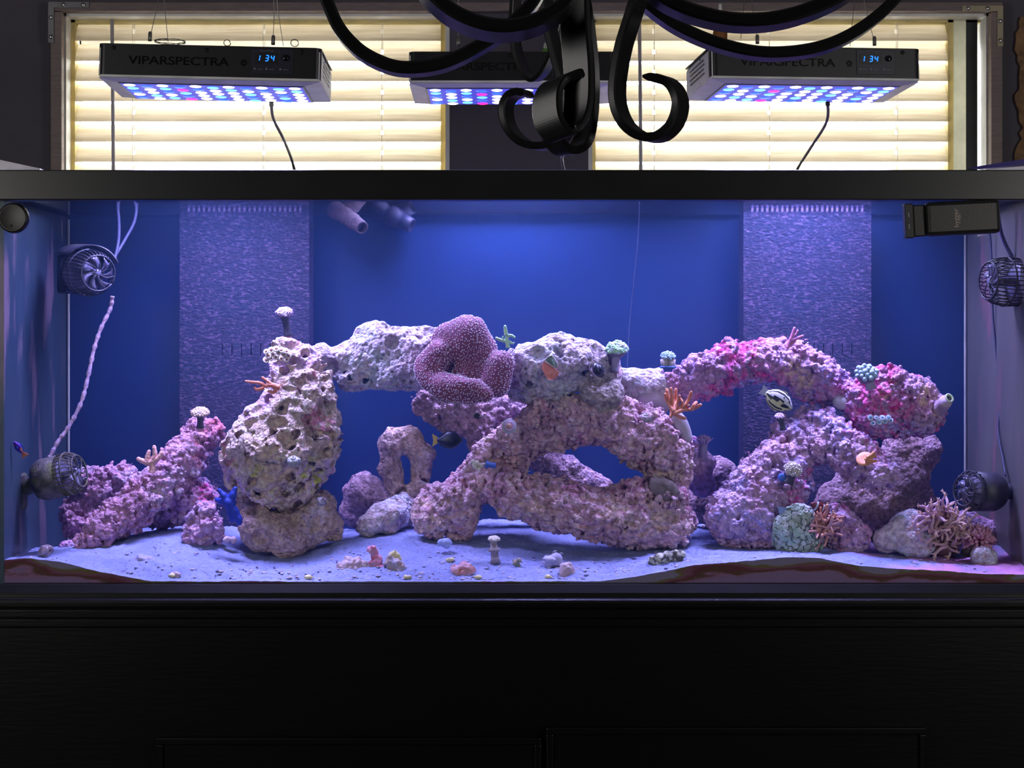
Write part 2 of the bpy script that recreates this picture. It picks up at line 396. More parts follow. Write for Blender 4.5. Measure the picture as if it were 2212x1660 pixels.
def glassmat(name, tint=(.96,.98,1), r=.04, top=False, vol=False, facing=.35):
    m = bpy.data.materials.new(name); m.use_nodes = True; nt = m.node_tree; N = nt.nodes; Lk = nt.links
    for n in list(N): N.remove(n)
    o = N.new('ShaderNodeOutputMaterial'); t = N.new('ShaderNodeBsdfTransparent'); t.inputs[0].default_value = (*tint,1)
    g = N.new('ShaderNodeBsdfGlossy'); g.inputs['Roughness'].default_value = .02
    mx = N.new('ShaderNodeMixShader'); lw = N.new('ShaderNodeLayerWeight'); lw.inputs[0].default_value = facing
    fc = N.new('ShaderNodeMath'); fc.operation = 'POWER'; fc.inputs[1].default_value = 3; Lk.new(lw.outputs['Facing'], fc.inputs[0])
    fac = fc.outputs[0]
    if top:
        ge = N.new('ShaderNodeNewGeometry'); sp = N.new('ShaderNodeSeparateXYZ'); Lk.new(ge.outputs['True Normal'], sp.inputs[0])
        ab = N.new('ShaderNodeMath'); ab.operation = 'ABSOLUTE'; Lk.new(sp.outputs['Z'], ab.inputs[0])
        gt = N.new('ShaderNodeMath'); gt.operation = 'GREATER_THAN'; gt.inputs[1].default_value = .5; Lk.new(ab.outputs[0], gt.inputs[0])
        mu = N.new('ShaderNodeMath'); mu.operation = 'MULTIPLY'; Lk.new(gt.outputs[0], mu.inputs[0]); Lk.new(fac, mu.inputs[1]); fac = mu.outputs[0]
    else:
        mu = N.new('ShaderNodeMath'); mu.operation = 'MULTIPLY'; mu.inputs[1].default_value = .5; Lk.new(fac, mu.inputs[0])
        ad = N.new('ShaderNodeMath'); ad.operation = 'ADD'; ad.inputs[1].default_value = r*.5; Lk.new(mu.outputs[0], ad.inputs[0]); fac = ad.outputs[0]
    Lk.new(fac, mx.inputs[0]); Lk.new(t.outputs[0], mx.inputs[1]); Lk.new(g.outputs[0], mx.inputs[2]); Lk.new(mx.outputs[0], o.inputs[0])
    if vol:
        s = N.new('ShaderNodeVolumeScatter'); s.inputs[0].default_value = (.20,.42,1,1); s.inputs['Density'].default_value = VOL_S; s.inputs['Anisotropy'].default_value = .2
        a = N.new('ShaderNodeVolumeAbsorption'); a.inputs[0].default_value = (.35,.6,1,1); a.inputs['Density'].default_value = VOL_A
        ad = N.new('ShaderNodeAddShader'); Lk.new(s.outputs[0], ad.inputs[0]); Lk.new(a.outputs[0], ad.inputs[1]); Lk.new(ad.outputs[0], o.inputs['Volume'])
    return m
VOL_S, VOL_A = .13, .10
M['glass'] = glassmat('clear_glass'); M['water'] = glassmat('sea_water', (1,1,1), top=True, vol=True)

# ============================================================ room shell
WY = 4.10                                                     # wall plane
def zz(py, Y): return CH-(py-HZ)*Y/F
def xx(px, Y): return (px-CX)*Y/F
RX, RB, RC = 2.3, -1.6, 2.45
struct(MB().box((-RX-.1,RB-.1,-.1),(RX+.1,WY+.3,0)).build('floor', M['floor']))
struct(MB().box((-RX-.1,RB-.1,RC),(RX+.1,WY+.3,RC+.1)).build('ceiling', M['ceil']))
struct(MB().box((-RX-.1,RB-.1,0),(-RX,WY+.3,RC)).build('wall_left', M['wall']))
struct(MB().box((RX,RB-.1,0),(RX+.1,WY+.3,RC)).build('wall_right', M['wall']))
struct(MB().box((-RX,RB-.1,0),(RX,RB,RC)).build('wall_front', M['wall']))
x0, x1, x2, x3 = xx(134,WY), xx(971,WY), xx(1271,WY), xx(2139,WY)
zt, zb = zz(29,WY), zz(520,WY)
wb = MB(); T = .16
wb.box((-RX,WY,0),(x0,WY+T,RC)).box((x1,WY,zb),(x2,WY+T,zt)).box((x3,WY,0),(RX,WY+T,RC)).box((x0,WY,zt),(x3,WY+T,RC)).box((x0,WY,0),(x3,WY+T,zb))
struct(wb.build('wall_back', M['wall']))
# timber frame screwed over the two openings, with its steel corner plates
fr = thing('timber_frame', 'mauve timber frame with steel corner plates fixed around both windows', 'frame', (0,WY-.03,zb))
fy0, fy1 = WY-.028, WY-.001
MB().box((xx(107,fy0),fy0,zt),(xx(2166,fy0),fy1,zz(4,fy0)),.002).build('rail', M['woodh'], fr)
MB().box((xx(109,fy0),fy0,zb),(xx(133,fy0),fy1,zt-.001),.002).build('post', M['wood'], fr)
MB().box((xx(2141,fy0),fy0,zb),(xx(2166,fy0),fy1,zt-.001),.002).build('post', M['wood'], fr)
def bracket(pxc, sgn, m, top, arm):
    b = MB(); y0 = fy0-.003; xo = xx(pxc, y0); t = .0125; L = arm*y0/F
    z0 = zz(top, y0)
    xs = sorted((xo, xo+sgn*L)); b.box((xs[0],y0,z0-t),(xs[1],fy0,z0))
    xs = sorted((xo, xo+sgn*t)); b.box((xs[0],y0,z0-L),(xs[1],fy0,z0-t))
    o = b.build('corner_plate', m, fr)
    for u in (.38,.86):
        for p in ((xo+sgn*L*u, z0-t/2), (xo+sgn*t/2, z0-L*u)):
            MB().lathe([(.0048,0),(.0048,.001),(.003,.0028),(.0012,.0028)], (p[0],y0,p[1]), (0,-1,0), 12).build('screw', M['screw'], o, True)
bracket(104, 1, M['bracket'], 4, 88); bracket(2167, -1, M['bracket_tan'], 12, 88)
# window linings
def lining(i, a, b, extra):
    o = MB()
    o.box((a,WY,zb),(a+.009,WY+T,zt)).box((b-.009,WY,zb),(b,WY+T,zt)).box((a,WY,zt-.006),(b,WY+T,zt)).box((a,WY,zb),(b,WY+T,zb+.01))
    f = struct(o.build('window_%d' % i, M['white']))
    ya = WY+.045
    q = MB(); q.box((a+.009,ya,zb),(a+.018,ya+.03,zt-.006)).build('inner_stop', M['jamb'], f)
    xr = b-.009-extra
    q = MB(); q.box((xr-.012,ya-.0,zb),(xr,ya+.03,zt-.006)).build('inner_stop', M['jamb'], f)
    q = MB(); q.box((a+.009,ya,zt-.012),(b-.009,ya+.03,zt-.006)).build('inner_stop', M['jamb'], f)
    if extra:
        MB().box((xr,ya-.004,zb),(xr+.028,ya+.05,zt-.006),.002).build('casing_board', M['casing'], f)
        MB().box((xr+.028,ya+.0,zb),(xr+.054,ya+.02,zt-.006)).build('dark_strip', M['blackstrip'], f)  # plain black strip filling the gap between casing and lining
    MB().box((a,WY+T-.02,zb),(b,WY+T-.016,zt)).build('pane', M['glass'], f)
    mid = (a+b)/2
    MB().box((a,WY+T-.03,zt-.05),(b,WY+T-.01,zt)).box((a,WY+T-.03,zb),(a+.012,WY+T-.01,zt)).box((b-.012,WY+T-.03,zb),(b,WY+T-.01,zt)).build('sash', M['white'], f)
    return a+.012, xr-.006
BY = WY+.062
l1 = lining(1, x0, x1, 0); l2 = lining(2, x2, x3, .062)
def blind(a, b, holes, wandpx, label):
    t = thing('venetian_blind', label, 'blind', ((a+b)/2, BY, zb))
    tilt = math.radians(54); wS = .050
    rows = [-1,-.62,-.32,.32,.62,1]
    xs = [a]+[q for h in holes for q in (h-.0034, h+.0034)]+[b]
    k = 0; first = None
    while True:
        cz = zz(27+43.5*k, BY)
        if cz < zz(500, BY): break
        if first is None:
            v = []; f = []
            for r in rows:
                u = r*wS/2; cw = .0028*(1-r*r)
                y = u*math.cos(tilt)-cw*math.sin(tilt); z = u*math.sin(tilt)+cw*math.cos(tilt)
                v += [(x-(a+b)/2, y, z) for x in xs]
            n = len(xs)
            for i in range(len(rows)-1):
                for j in range(n-1):
                    if i == 2 and j % 2 == 1: continue
                    f.append((i*n+j, i*n+j+1, (i+1)*n+j+1, (i+1)*n+j))
            me = bpy.data.meshes.new('slat'); me.from_pydata(v, [], f); me.materials.append(M['slat'])
            first = bpy.data.objects.new('slat', me); o = first
            s_ = o.modifiers.new('solid', 'SOLIDIFY'); s_.thickness = .0024; s_.offset = 0
        else: o = first.copy()
        o.parent = t; o.location = (0, 0, cz-zb); COL.objects.link(o); k += 1
    q = MB()
    for h in holes:
        MB().tube([(h, BY-.020, zt-.01), (h, BY-.020, zz(505,BY))], .0006, 5).build('ladder_cord', M['cord'], t)
        MB().tube([(h+.001, BY, zt-.01), (h+.001, BY, zz(505,BY))], .0008, 5).build('lift_cord', M['cord'], t)
    wx = xx(wandpx, BY-.03)
    MB().tube([(wx, BY-.03, zt-.008), (wx+.002, BY-.032, zz(200,BY)), (wx+.004, BY-.03, zz(480,BY))], .0042, 8).build('tilt_wand', M['wand'], t, True)
blind(l1[0], l1[1], [xx(290,BY), xx(571,BY), xx(826,BY)], 242, 'pale woodgrain venetian blind in the left window, behind the lamp with no cut-off letters')
blind(l2[0], l2[1], [xx(1412,BY), xx(1660,BY), xx(1935,BY)], 1381, 'pale woodgrain venetian blind in the right window, beside the black strip')
bpy.data.objects['venetian_blind']['label'] = 'pale woodgrain venetian blind in the left window, grey wand at its left end'
# torn brown covering at the right edge of the photo
pts = []; 
ys = list(range(36, 352, 12))
for py in ys: pts.append(P(2200+6*math.sin(py*.05)+R.uniform(-4,5), py, WY-.01))
poly = pts+[P(2290,352,WY-.01), P(2290,36,WY-.01)]
tag(MB().prism(poly, (0,.008,0)).build('wall_hanging', mat('rough_brown_fibre', (.30,.18,.09), .95, col2=(.16,.09,.05), nscale=60, bump=1, bscale=300)),
    'rough brown sheet with a torn edge hung on dark wall at far right', 'wall covering')

# ============================================================ aquarium
TF, TB, HW_, TZ = 3.30, 3.79, .928, zz(1262,3.30)
XM = .010; XL, XR = XM-HW_, XM+HW_
TT = zz(367,3.29)
tank = thing('aquarium', 'long glass reef aquarium with black rim standing on the black cabinet', 'aquarium', (0,3.545,zz(1290,TF)))
rb = zz(432,TF-.01); ry0, ry1 = TF-.01, TB+.012
MB().box((XL-.01,ry0,rb),(XR+.01,ry0+.035,TT),.002).build('top_rim', M['rim'], tank)
MB().box((XL-.01,ry1-.035,rb+.010),(XR+.01,ry1,TT-.004),.002).build('top_rim', M['rim'], tank)
for s in (-1,1):
    xs = sorted((XM+s*(HW_+.01), XM+s*(HW_-.03))); MB().box((xs[0],ry0+.035,rb+.008),(xs[1],ry1-.035,TT),.002).build('top_rim', M['rim'], tank)
zr = zz(1290,TF-.01)
# bottom rim: sloping lip that catches the light, then a vertical face
b = MB(); yy = TF-.012
b.prism([(XL-.01,TF-.0005,TZ),(XL-.01,TF-.005,TZ),(XL-.01,yy-.004,TZ-.014),(XL-.01,yy-.004,zr),(XL-.01,TB+.01,zr),(XL-.01,TB+.01,TZ-.0005),(XL-.01,TF-.0005,TZ-.0005)], (2*HW_+.02,0,0))
b.build('bottom_rim', M['rim'], tank)
MB().box((XL,TF,TZ),(XR,TF+.010,TT-.002)).build('front_pane', M['glass'], tank)
backm = mat('deep_blue_back_panel', (.004,.024,.10), .4, col2=(.004,.020,.085), nscale=5, bump=.1, bscale=90)
MB().box((XL,TB-.01,TZ),(XR,TB,TT-.002)).build('back_pane', backm, tank)
def panemat(name, c1, c2, c3):
    """algae-filmed side glass: streaks of film on a clear pane"""
    m = mat(name, c1, .35, col2=c2, nscale=7, stretch=(1,1.6,.45), col3=c3, n3=9, c3=(.56,.66), bump=.15, bscale=60, contrast=(.3,.7))
    nt = m.node_tree; N = nt.nodes; Lk = nt.links; pr = N['Principled BSDF']; out = N['Material Output']
    t = N.new('ShaderNodeBsdfTransparent'); mx = N.new('ShaderNodeMixShader'); mx.inputs[0].default_value = .72
    Lk.new(t.outputs[0], mx.inputs[1]); Lk.new(pr.outputs[0], mx.inputs[2]); Lk.new(mx.outputs[0], out.inputs[0]); return m
MB().box((XL,TF+.010,TZ),(XL+.01,TB-.01,TT-.002)).build('side_pane', panemat('film_on_left_glass', (.07,.11,.15), (.035,.07,.12), (.28,.20,.26)), tank)
MB().box((XR-.01,TF+.010,TZ),(XR,TB-.01,TT-.002)).build('side_pane', panemat('film_on_right_glass', (.20,.19,.18), (.13,.13,.135), (.30,.16,.19)), tank)
for s in (-1,1): MB().tube([(XM+s*(HW_-.014),TB-.014,TZ+.01),(XM+s*(HW_-.014),TB-.014,rb)], .0025, 6).build('silicone_seam', mat('pale_silicone',(.55,.55,.50),.5), tank)
WZ = zz(432,TF)+.004
tag(MB().box((XL+.0102,TF+.0102,TZ+.0005),(XR-.0102,TB-.0102,WZ)).build('tank_water', M['water']), 'faintly hazy blue sea water filling the aquarium', 'water', kind='stuff')

# overflow boxes
ovm = mat('algae_spotted_black_acrylic', (.006,.012,.045), .6, col2=(.016,.012,.045), nscale=5, stretch=(1,1,1.8), col3=(.11,.065,.14), n3=120, c3=(.52,.70), bump=.9, bscale=140)
def overflow(pxa, pxb, Y, label):
    xa, xb = xx(pxa,Y), xx(pxb,Y); z0, z1 = TZ+.002, zz(458,Y)
    t = thing('overflow_box', label, 'overflow box', ((xa+xb)/2,(Y+TB)/2,z0), 'overflow boxes on the tank back')
    zs0, zs1 = zz(768,Y), zz(742,Y)
    b = MB(); b.box((xa,Y,z0),(xb,Y+.006,zs0)).box((xa,Y,zs1),(xb,Y+.006,z1))
    w_ = xb-xa; n = 8; cs = [xa+w_*.33+i*w_*.074 for i in range(n)]
    prev = xa
    for c in cs: b.box((prev,Y,zs0),(c-.001,Y+.006,zs1)); prev = c+.001
    b.box((prev,Y,zs0),(xb,Y+.006,zs1))
    b.build('front_wall', ovm, t)
    MB().box((xa,Y+.006,z0),(xa+.006,TB-.011,z1)).build('end_wall', ovm, t); MB().box((xb-.006,Y+.006,z0),(xb,TB-.011,z1)).build('end_wall', ovm, t)
    tm = mat('crusted_comb_teeth', (.20,.13,.30), .6, col3=(.6,.4,.6), n3=60, c3=(.5,.6), bump=.6, bscale=200)
    first = None; k = 23
    for i in range(k):
        x = xa+w_*.07+i*w_*.86/(k-1)
        if first is None: first = MB().box((x-.0022,Y,z1),(x+.0022,Y+.004,z1+.013),.0008).build('comb_tooth', tm, t); bx = x
        else: o = first.copy(); o.location.x += x-bx; COL.objects.link(o)
overflow(388, 668, 3.70, 'dark algae-spotted overflow box on the tank back behind the tall holed rock')
overflow(1606, 1882, 3.70, 'dark algae-spotted overflow box on the tank back behind the magenta rock bridge')

# acrylic sheets leaning above the two ends
ls = mat('frosted_acrylic', (.75,.72,.85), .3)
def lean(pts_, label):
    tag(MB().prism(pts_, (0,.006,0)).build('acrylic_sheet', ls), label, 'sheet')
Yl = 3.34
tag(MB().prism([P(-90,368,Yl),P(-90,326,Yl),P(86,364,Yl),P(86,368,Yl)], (0,.30,0)).build('acrylic_sheet', ls), 'white acrylic wedge on the rim at the left end of tank', 'sheet')
tag(MB().prism([P(2300,368,Yl),P(2300,352,Yl),P(2130,366,Yl),P(2130,368,Yl)], (0,.30,0)).build('acrylic_sheet', ls), 'white acrylic wedge on the rim at the right end of tank', 'sheet')
tag(MB().prism([P(2300,349,Yl),P(2300,330,Yl),P(2096,362,Yl),P(2125,364,Yl)], (0,.02,0)).build('cover_strip', mat('glossy_indigo_strip',(.04,.03,.22),.15)), 'thin glossy indigo strip leaning over the right tank end', 'strip')

# cabinet
st = thing('tank_cabinet', 'black painted cabinet with framed doors carrying the aquarium', 'cabinet', (0,3.545,0))
sy = TF-.03; z1 = zr-.0005
def bx(n, a, b, m=M['stand'], bv=.002, par=st): return MB().box(a,b,bv).build(n, m, par)
bx('top_board', (XL-.04,sy-.012,z1-.018),(XR+.04,TB+.03,z1), bv=.006)
bx('moulding', (XL-.03,sy-.004,z1-.036),(XR+.03,sy+.02,z1-.018), bv=.004)
bx('moulding', (XL-.02,sy+.002,z1-.052),(XR+.02,sy+.02,z1-.036), bv=.003)
bx('carcass', (XL-.01,sy+.008,.0),(XR+.01,TB+.02,z1-.018))
def door(pa, pb, ptop, Y):
    xa, xb, zt_ = xx(pa,Y), xx(pb,Y), zz(ptop,Y)
    d = MB().box((xa,Y,.12),(xb,Y+.014,zt_),.002).build('door', M['stand'], st)
    for a, b in (((xa,Y-.006,zt_-.012),(xb,Y,zt_)), ((xa,Y-.006,.12),(xa+.012,Y,zt_-.012)), ((xb-.012,Y-.006,.12),(xb,Y,zt_-.012))):
        MB().box(a,b,.002).build('door_frame_strip', M['stand'], d)
door(338, 1169, 1594, sy-.008); door(1180, 2000, 1572, sy-.008)

# ============================================================ three aquarium lamps
EMB = [(1,'VIPARSPECTRA')]
def lamp(L, label, digits=True, wires=(), cord=None, coil=False, sock=False):
    t = thing('aquarium_lamp', label, 'lamp', (0,0,0), 'hanging aquarium lamps')
    t.matrix_world = L['M']; t['_org'] = (0,0,0)
    Wd, D, Hh = .20, .21, .060
    def bl(mb, n, m, par=t, sm=False): return mb.build(n, m, par, sm, local=(par is t))
    # body: pale housing, black cover plate wrapped over front and top with rounded corners
    hous = bl(MB().box((-Wd+.001,.002,-.001),(Wd-.001,D,Hh-.002),.006), 'housing', M['lampwhite'])
    cv = MB(); n = 5; prof = []
    rad = .012
    for i in range(n+1):
        a = PI/2*i/n; prof.append((-Wd+rad-rad*math.cos(a), rad-rad*math.sin(a)))
    prof = prof + [(-p[0], p[1]) for p in reversed(prof)]
    poly = [(x,y,.004) for x,y in prof]
    poly += [(Wd,.020,.004),(Wd-.003,.020,.004),(Wd-.003,.012,.004),(-Wd+.003,.012,.004),(-Wd+.003,.020,.004),(-Wd,.020,.004)]
    cv.prism(poly, (0,0,Hh-.004)); cv.box((-Wd,.012,Hh-.002),(Wd,D-.002,Hh+.0005))
    cover = bl(cv, 'cover', M['lampblack'])
    # underside: sloping white border, dark edge, glowing board with 5 x 11 lenses
    u = MB(); i0 = [(-Wd+.001,.003,-.001),(Wd-.001,.003,-.001),(Wd-.001,D,-.001),(-Wd+.001,D,-.001)]; i1 = [(-.170,.022,-.006),(.170,.022,-.006),(.170,D-.022,-.006),(-.170,D-.022,-.006)]
    u.add(i0+i1, [(0,1,5,4),(1,2,6,5),(2,3,7,6),(3,0,4,7),(4,5,6,7)]); bl(u, 'bottom_tray', M['lampwhite'])
    bl(MB().box((-.168,.024,-.0072),(.168,D-.024,-.006)), 'board_edge', M['boardedge'])
    board = bl(MB().box((-.165,.027,-.0078),(.165,D-.027,-.0072)), 'led_board', M['board'])
    bo = Vector(board['_org']); pat = ['wbwbwcwbwcw','cwcwbwcwbwc','bwbcwrwcwbw','wcwbwcwbwcw','bwcrwbwcwbw']
    protos = {}
    for r in range(5):
        for c in range(11):
            ch = pat[r][c]; 
            if r == 1 and c == 3: ch = 'r'
            if r == 2 and c == 5: ch = 'w'
            x = -.150+c*.030; y = .042+r*.0315+(0.006 if c % 2 else -.004)
            if ch not in protos:
                o = MB().lathe([(.0108,0),(.0102,-.0006),(.0075,-.0013),(.0030,-.0016),(.0005,-.0017)], (0,0,0), (0,0,1), 12).build('led_lens', LC[ch], board, True, local=True, loc=(0,0,0)); protos[ch] = o
            else: o = protos[ch].copy(); COL.objects.link(o)
            o.location = (x-bo.x, y-bo.y, -.0004)
    # vents on both ends
    for s in (-1,1):
        for r in range(4):
            for c in range(5):
                y = .055+c*.024+(.006 if r % 2 else 0); z = .018+r*.0085
                bl(MB().box((s*(Wd-.0008)-.0006,y,z),(s*(Wd-.0008)+.0006,y+.019,z+.0036)), 'vent_slot', M['black'])
        bl(MB().lathe([(.004,0),(.003,.0015)], (s*(Wd-.001),.09,.054),(s,0,0),10), 'end_screw', M['black'])
    # lettering, screws, control panel
    text('VIPARSPECTRA', .021, (-.055,-.0004,.030), M['letter'], t, xs=1.28, bold=.0002, ext=.0006)
    for k in range(8):                                          # the small blossom mark after the word
        a = k*PI/4; o = MB().box((-.0010,-.0006,.0022),(.0010,0,.0062)).build('emblem_petal', M['letter'], t, local=True, loc=(0,0,0)); o.location = (.062,-.0004,.030); o.rotation_euler = (0,a,0)
    for x in (-.172,-.005,.165): bl(MB().lathe([(.0036,0),(.0036,.001),(.0022,.0022),(.001,.0022)], (x,0,.052),(0,-1,0),12), 'screw', M['letter'], sm=True)
    pn = bl(MB().box((.076,-.0012,.010),(.150,0,.056),.0005), 'control_panel', M['navy']); po = Vector(pn['_org'])
    def onp(mb, n, m, sm=False): return mb.build(n, m, pn, sm)
    onp(MB().box((.082,-.0018,.0295),(.124,-.0012,.0485),.0003), 'display', M['black'])
    def lp(x, z): return (x-po.x, -.0022-po.y, z-po.z)
    SEG = {'1':'bc','3':'abcdg','4':'bcfg'}
    for ch, x in (('1',.088),('3',.1035),('4',.1135)):
        hw, hh = .0026, .0050; sl = .16
        S = {'a':((-hw,hh),(hw,hh)),'b':((hw,hh),(hw,0)),'c':((hw,0),(hw,-hh)),'d':((-hw,-hh),(hw,-hh)),'e':((-hw,-hh),(-hw,0)),'f':((-hw,0),(-hw,hh)),'g':((-hw,0),(hw,0))}
        sg = MB()
        for q in SEG[ch]:
            (ax_,az),(bx_,bz) = S[q]; A = Vector((x+ax_+sl*az,-.0022,.039+az)); B = Vector((x+bx_+sl*bz,-.0022,.039+bz)); d = (B-A)*.12
            sg.tube([A+d,B-d], .00085, 6)
        onp(sg, 'digit', M['seg'])
    text('Aqua Series', .0052, lp(.103,.0525), M['ink'], pn)
    onp(MB().lathe([(.0060,0),(.0055,.004),(.0045,.005),(.001,.0052)], (.137,-.0012,.040),(0,-1,0),18), 'dial', M['letter'], True)
    for x in (.082,.103,.128):
        onp(MB().lathe([(.0022,0),(.0020,.0012),(.0005,.0013)], (x,-.0012,.0195),(0,-1,0),10), 'indicator', M['ink'])
        onp(MB().box((x+.004,-.0015,.0185),(x+.014,-.0012,.0194)), 'caption_bar', M['ink'])
    Mi = L['M'].inverted()
    def lc(p): return Mi @ p
    for path, fer in wires:                                     # path of photo points at the lamp's own depth
        pts = [lc(P(*q)) for q in path]
        bl(MB().tube(pts, .0007, 5), 'hanging_cable', M['steel'])
        if fer:
            e = pts[-1]; bl(MB().lathe([(.0022,.012),(.0036,.009),(.0036,0),(.0036,-.006)], e, (0,0,1), 12), 'cable_gripper', M['steel'], sm=True)
    if coil:
        cc = lc(P(366,90,3.40)); pts = [cc+Vector((.028*math.cos(a)*(1+.06*math.sin(3.1*a)), .02*math.sin(a), .0016*math.sin(a*2.3))) for a in [i*2*PI/20 for i in range(56)]]
        bl(MB().tube(pts, .0007, 5), 'cable_coil', M['steel'])
        for q, rr in ((490,.006),(636,.007)):
            c0 = lc(P(q,92,3.38)); pts = [c0+Vector((rr*math.cos(a), .001*a, rr*.9*math.sin(a))) for a in [i*2*PI/14 for i in range(15)]]
            bl(MB().tube(pts, .0009, 5), 'hook', M['steel'])
    if cord:
        pts = cr([lc(P(*q)) for q in cord], 5)
        bl(MB().tube(pts, .0030, 8), 'power_cord', M['cable'], sm=True)
        bl(MB().tube([pts[0], pts[0]+(pts[2]-pts[0])*.8], .0048, 8), 'strain_relief', M['black'])
    if sock:
        bl(MB().ball(lc(P(1218,322,3.66)), (.012,.010,.011), 2), 'cord_plug', mat('pale_plug', (.6,.6,.6), .4), sm=True)
    return t
Ya = 3.42
lamp(LAMPS[0], 'left aquarium lamp, blue 1 34 display, coiled steel cable on its top', wires=[([(352,-60,Ya),(338,20,Ya),(324,82,Ya)],1),([(350,-60,3.5),(357,30,3.5),(363,90,3.5)],0),([(590,-60,Ya),(592,20,Ya),(590,90,Ya)],1),([(592,-60,3.5),(602,35,3.5),(612,100,3.5)],0)],
     cord=[(586,217,3.53),(590,255,3.62),(612,300,3.72),(630,345,3.83),(640,385,3.87)], coil=True)
lamp(LAMPS[1], 'middle aquarium lamp, half hidden by the black iron scrolls, in front of bare wall', wires=[([(992,-60,3.66),(990,20,3.66),(990,92,3.66)],1),([(1225,-60,3.66),(1222,92,3.66)],0)],
     cord=[(1216,215,3.66),(1216,325,3.70),(1214,345,3.8),(1222,385,3.87)], sock=True)
lamp(LAMPS[2], 'right aquarium lamp, turned so its pale vented end shows, small bottle on top', wires=[([(1620,-40,3.53),(1627,30,3.53),(1636,88,3.53)],1),([(1612,-40,3.6),(1600,84,3.6)],0),([(1858,-40,3.52),(1873,30,3.52),(1889,92,3.52)],1),([(1850,-40,3.6),(1843,30,3.6),(1836,100,3.6)],0)],
     cord=[(1787,214,3.60),(1786,262,3.66),(1752,318,3.75),(1724,362,3.84),(1716,385,3.87)])
# bottles standing on the lamps
def bottle(px, py, Y, h, r, cm, capm, label, capk=.42):
    b = P(px, py, Y); t = thing('bottle', label, 'bottle', b)
    MB().lathe([(r*.9,0),(r,.002),(r,h*.5),(r*.9,h*.56),(r*.45,h*.62)], b, seg=20).build('body', cm, t, True)
    MB().lathe([(r*.62,h*.58),(r*.62,h*.74),(r*.5,h*.78),(r*.30,h*.82),(r*.22,h),(r*.1,h*1.005)], b, seg=18).build('cap', capm, t, True)
def lamp_top(L, x, y): return L['M'] @ Vector((x,y,.0608))
for L, px_, lab, h, r, c1, c2 in ((LAMPS[2], 1556, 'amber dropper bottle with white nozzle cap on the right lamp', .112, .014, mat('amber_liquid',(.25,.10,.03),.15), mat('white_plastic',(.8,.8,.8),.4)),
                          (LAMPS[1], 1181, 'small green bottle on the middle lamp behind the scrolls', .062, .010, mat('green_plastic',(.10,.30,.05),.4), mat('grey_plastic',(.45,.47,.45),.4))):
    q = None
    for i in range(400):
        w_ = lamp_top(L, -.19+i*.001, .15); qx = CX+w_.x*F/w_.y
        if q is None or abs(qx-px_) < abs(q[0]-px_): q = (qx, w_)
    w_ = q[1]; t_ = bottle(CX+w_.x*F/w_.y, HZ-(w_.z-CH)*F/w_.y, w_.y, h, r, c1, c2, lab)

# ============================================================ wrought-iron chandelier hanging in the foreground
ch = thing('chandelier', 'large black wrought-iron scroll chandelier hanging in the foreground at top', 'chandelier', P(1235,-330,1.85))
def arm(path, w, t, b, Y, slope=0, k=8):
    pts = cr([P(p[0], p[1], p[2] if len(p) > 2 else Y+slope*(p[0]-1235)*Y/F) for p in path], k)
    return MB().ribbon(pts, w, t, b).build('scroll_arm', M['iron'], ch)
hub = (1235,-260)
arm([(960,-330),(800,-210),(705,-60),(722,40),(770,105),(830,140),(885,150),(960,139),(1040,100),(1115,45),(1170,-30),(1225,-230)][::-1], .026, .0125, (0,1,-.04), 1.80)
arm([(1000,-300),(880,-180),(895,-60),(955,18),(1030,58),(1105,66),(1180,42),(1235,-20),(1260,-230)][::-1], .040, .0125, (-.05,1,-.1), 1.62)
arm([(1240,-230),(1330,-90),(1430,0),(1530,40),(1630,50),(1730,32),(1830,-15),(1900,-90),(1840,-230),(1700,-260)], .030, .0130, (0,1,-.1), 1.72)
arm([(1235,-230),(1320,-70),(1420,30),(1510,82),(1610,112),(1700,116),(1790,98),(1870,55),(1940,-10),(1990,-100),(1900,-260),(1760,-270)], .026, .0115, (0,1,-.05), 1.86)
arm([(1240,-230),(1395,-70),(1372,20),(1345,110),(1333,200),(1347,258),(1382,292),(1425,296),(1458,268),(1470,226),(1460,192),(1438,174),(1400,168)], .026, .0085, (.50,.86,0), 1.80)
arm([(1235,-230),(1240,-60),(1243,60),(1250,160),(1248,235),(1232,278),(1208,290),(1186,262),(1182,215),(1195,185),(1222,170),(1238,167)], .030, .0085, (-.78,.60,-.22), 1.66)
arm([(1235,-230),(1180,-60),(1183,30),(1200,110),(1222,190),(1232,250),(1215,298),(1175,316),(1132,308),(1102,276),(1093,236),(1103,210),(1124,200),(1143,206)], .026, .0080, (.40,.9,.02), 1.95)
arm([(1235,-230),(1245,-60),(1262,60),(1272,160),(1270,250),(1256,310),(1222,326),(1195,300),(1185,250),(1190,200)], .028, .0085, (-.55,.83,0), 1.84)
arm([(1225,-230),(1130,-60),(1112,30),(1114,95),(1128,142),(1150,172),(1172,160),(1194,120),(1212,60),(1228,-40),(1235,-230)], .030, .0045, (.30,.95,.15), 2.02)
hp = P(1235,-330,1.85)
MB().lathe([(.012,0),(.05,.01),(.055,.04),(.03,.07),(.018,.10),(.02,.2),(.018,.32)], hp+Vector((0,-.02,-.02)), seg=24).build('hub', M['iron'], ch, True)
MB().tube([hp+Vector((0,-.02,.28)), (hp.x,hp.y-.02,RC-.02)], .008, 10).build('stem', M['iron'], ch, True)
MB().lathe([(.06,0),(.055,-.02),(.02,-.035)], (hp.x,hp.y-.02,RC), seg=24).build('ceiling_cup', M['iron'], ch, True)
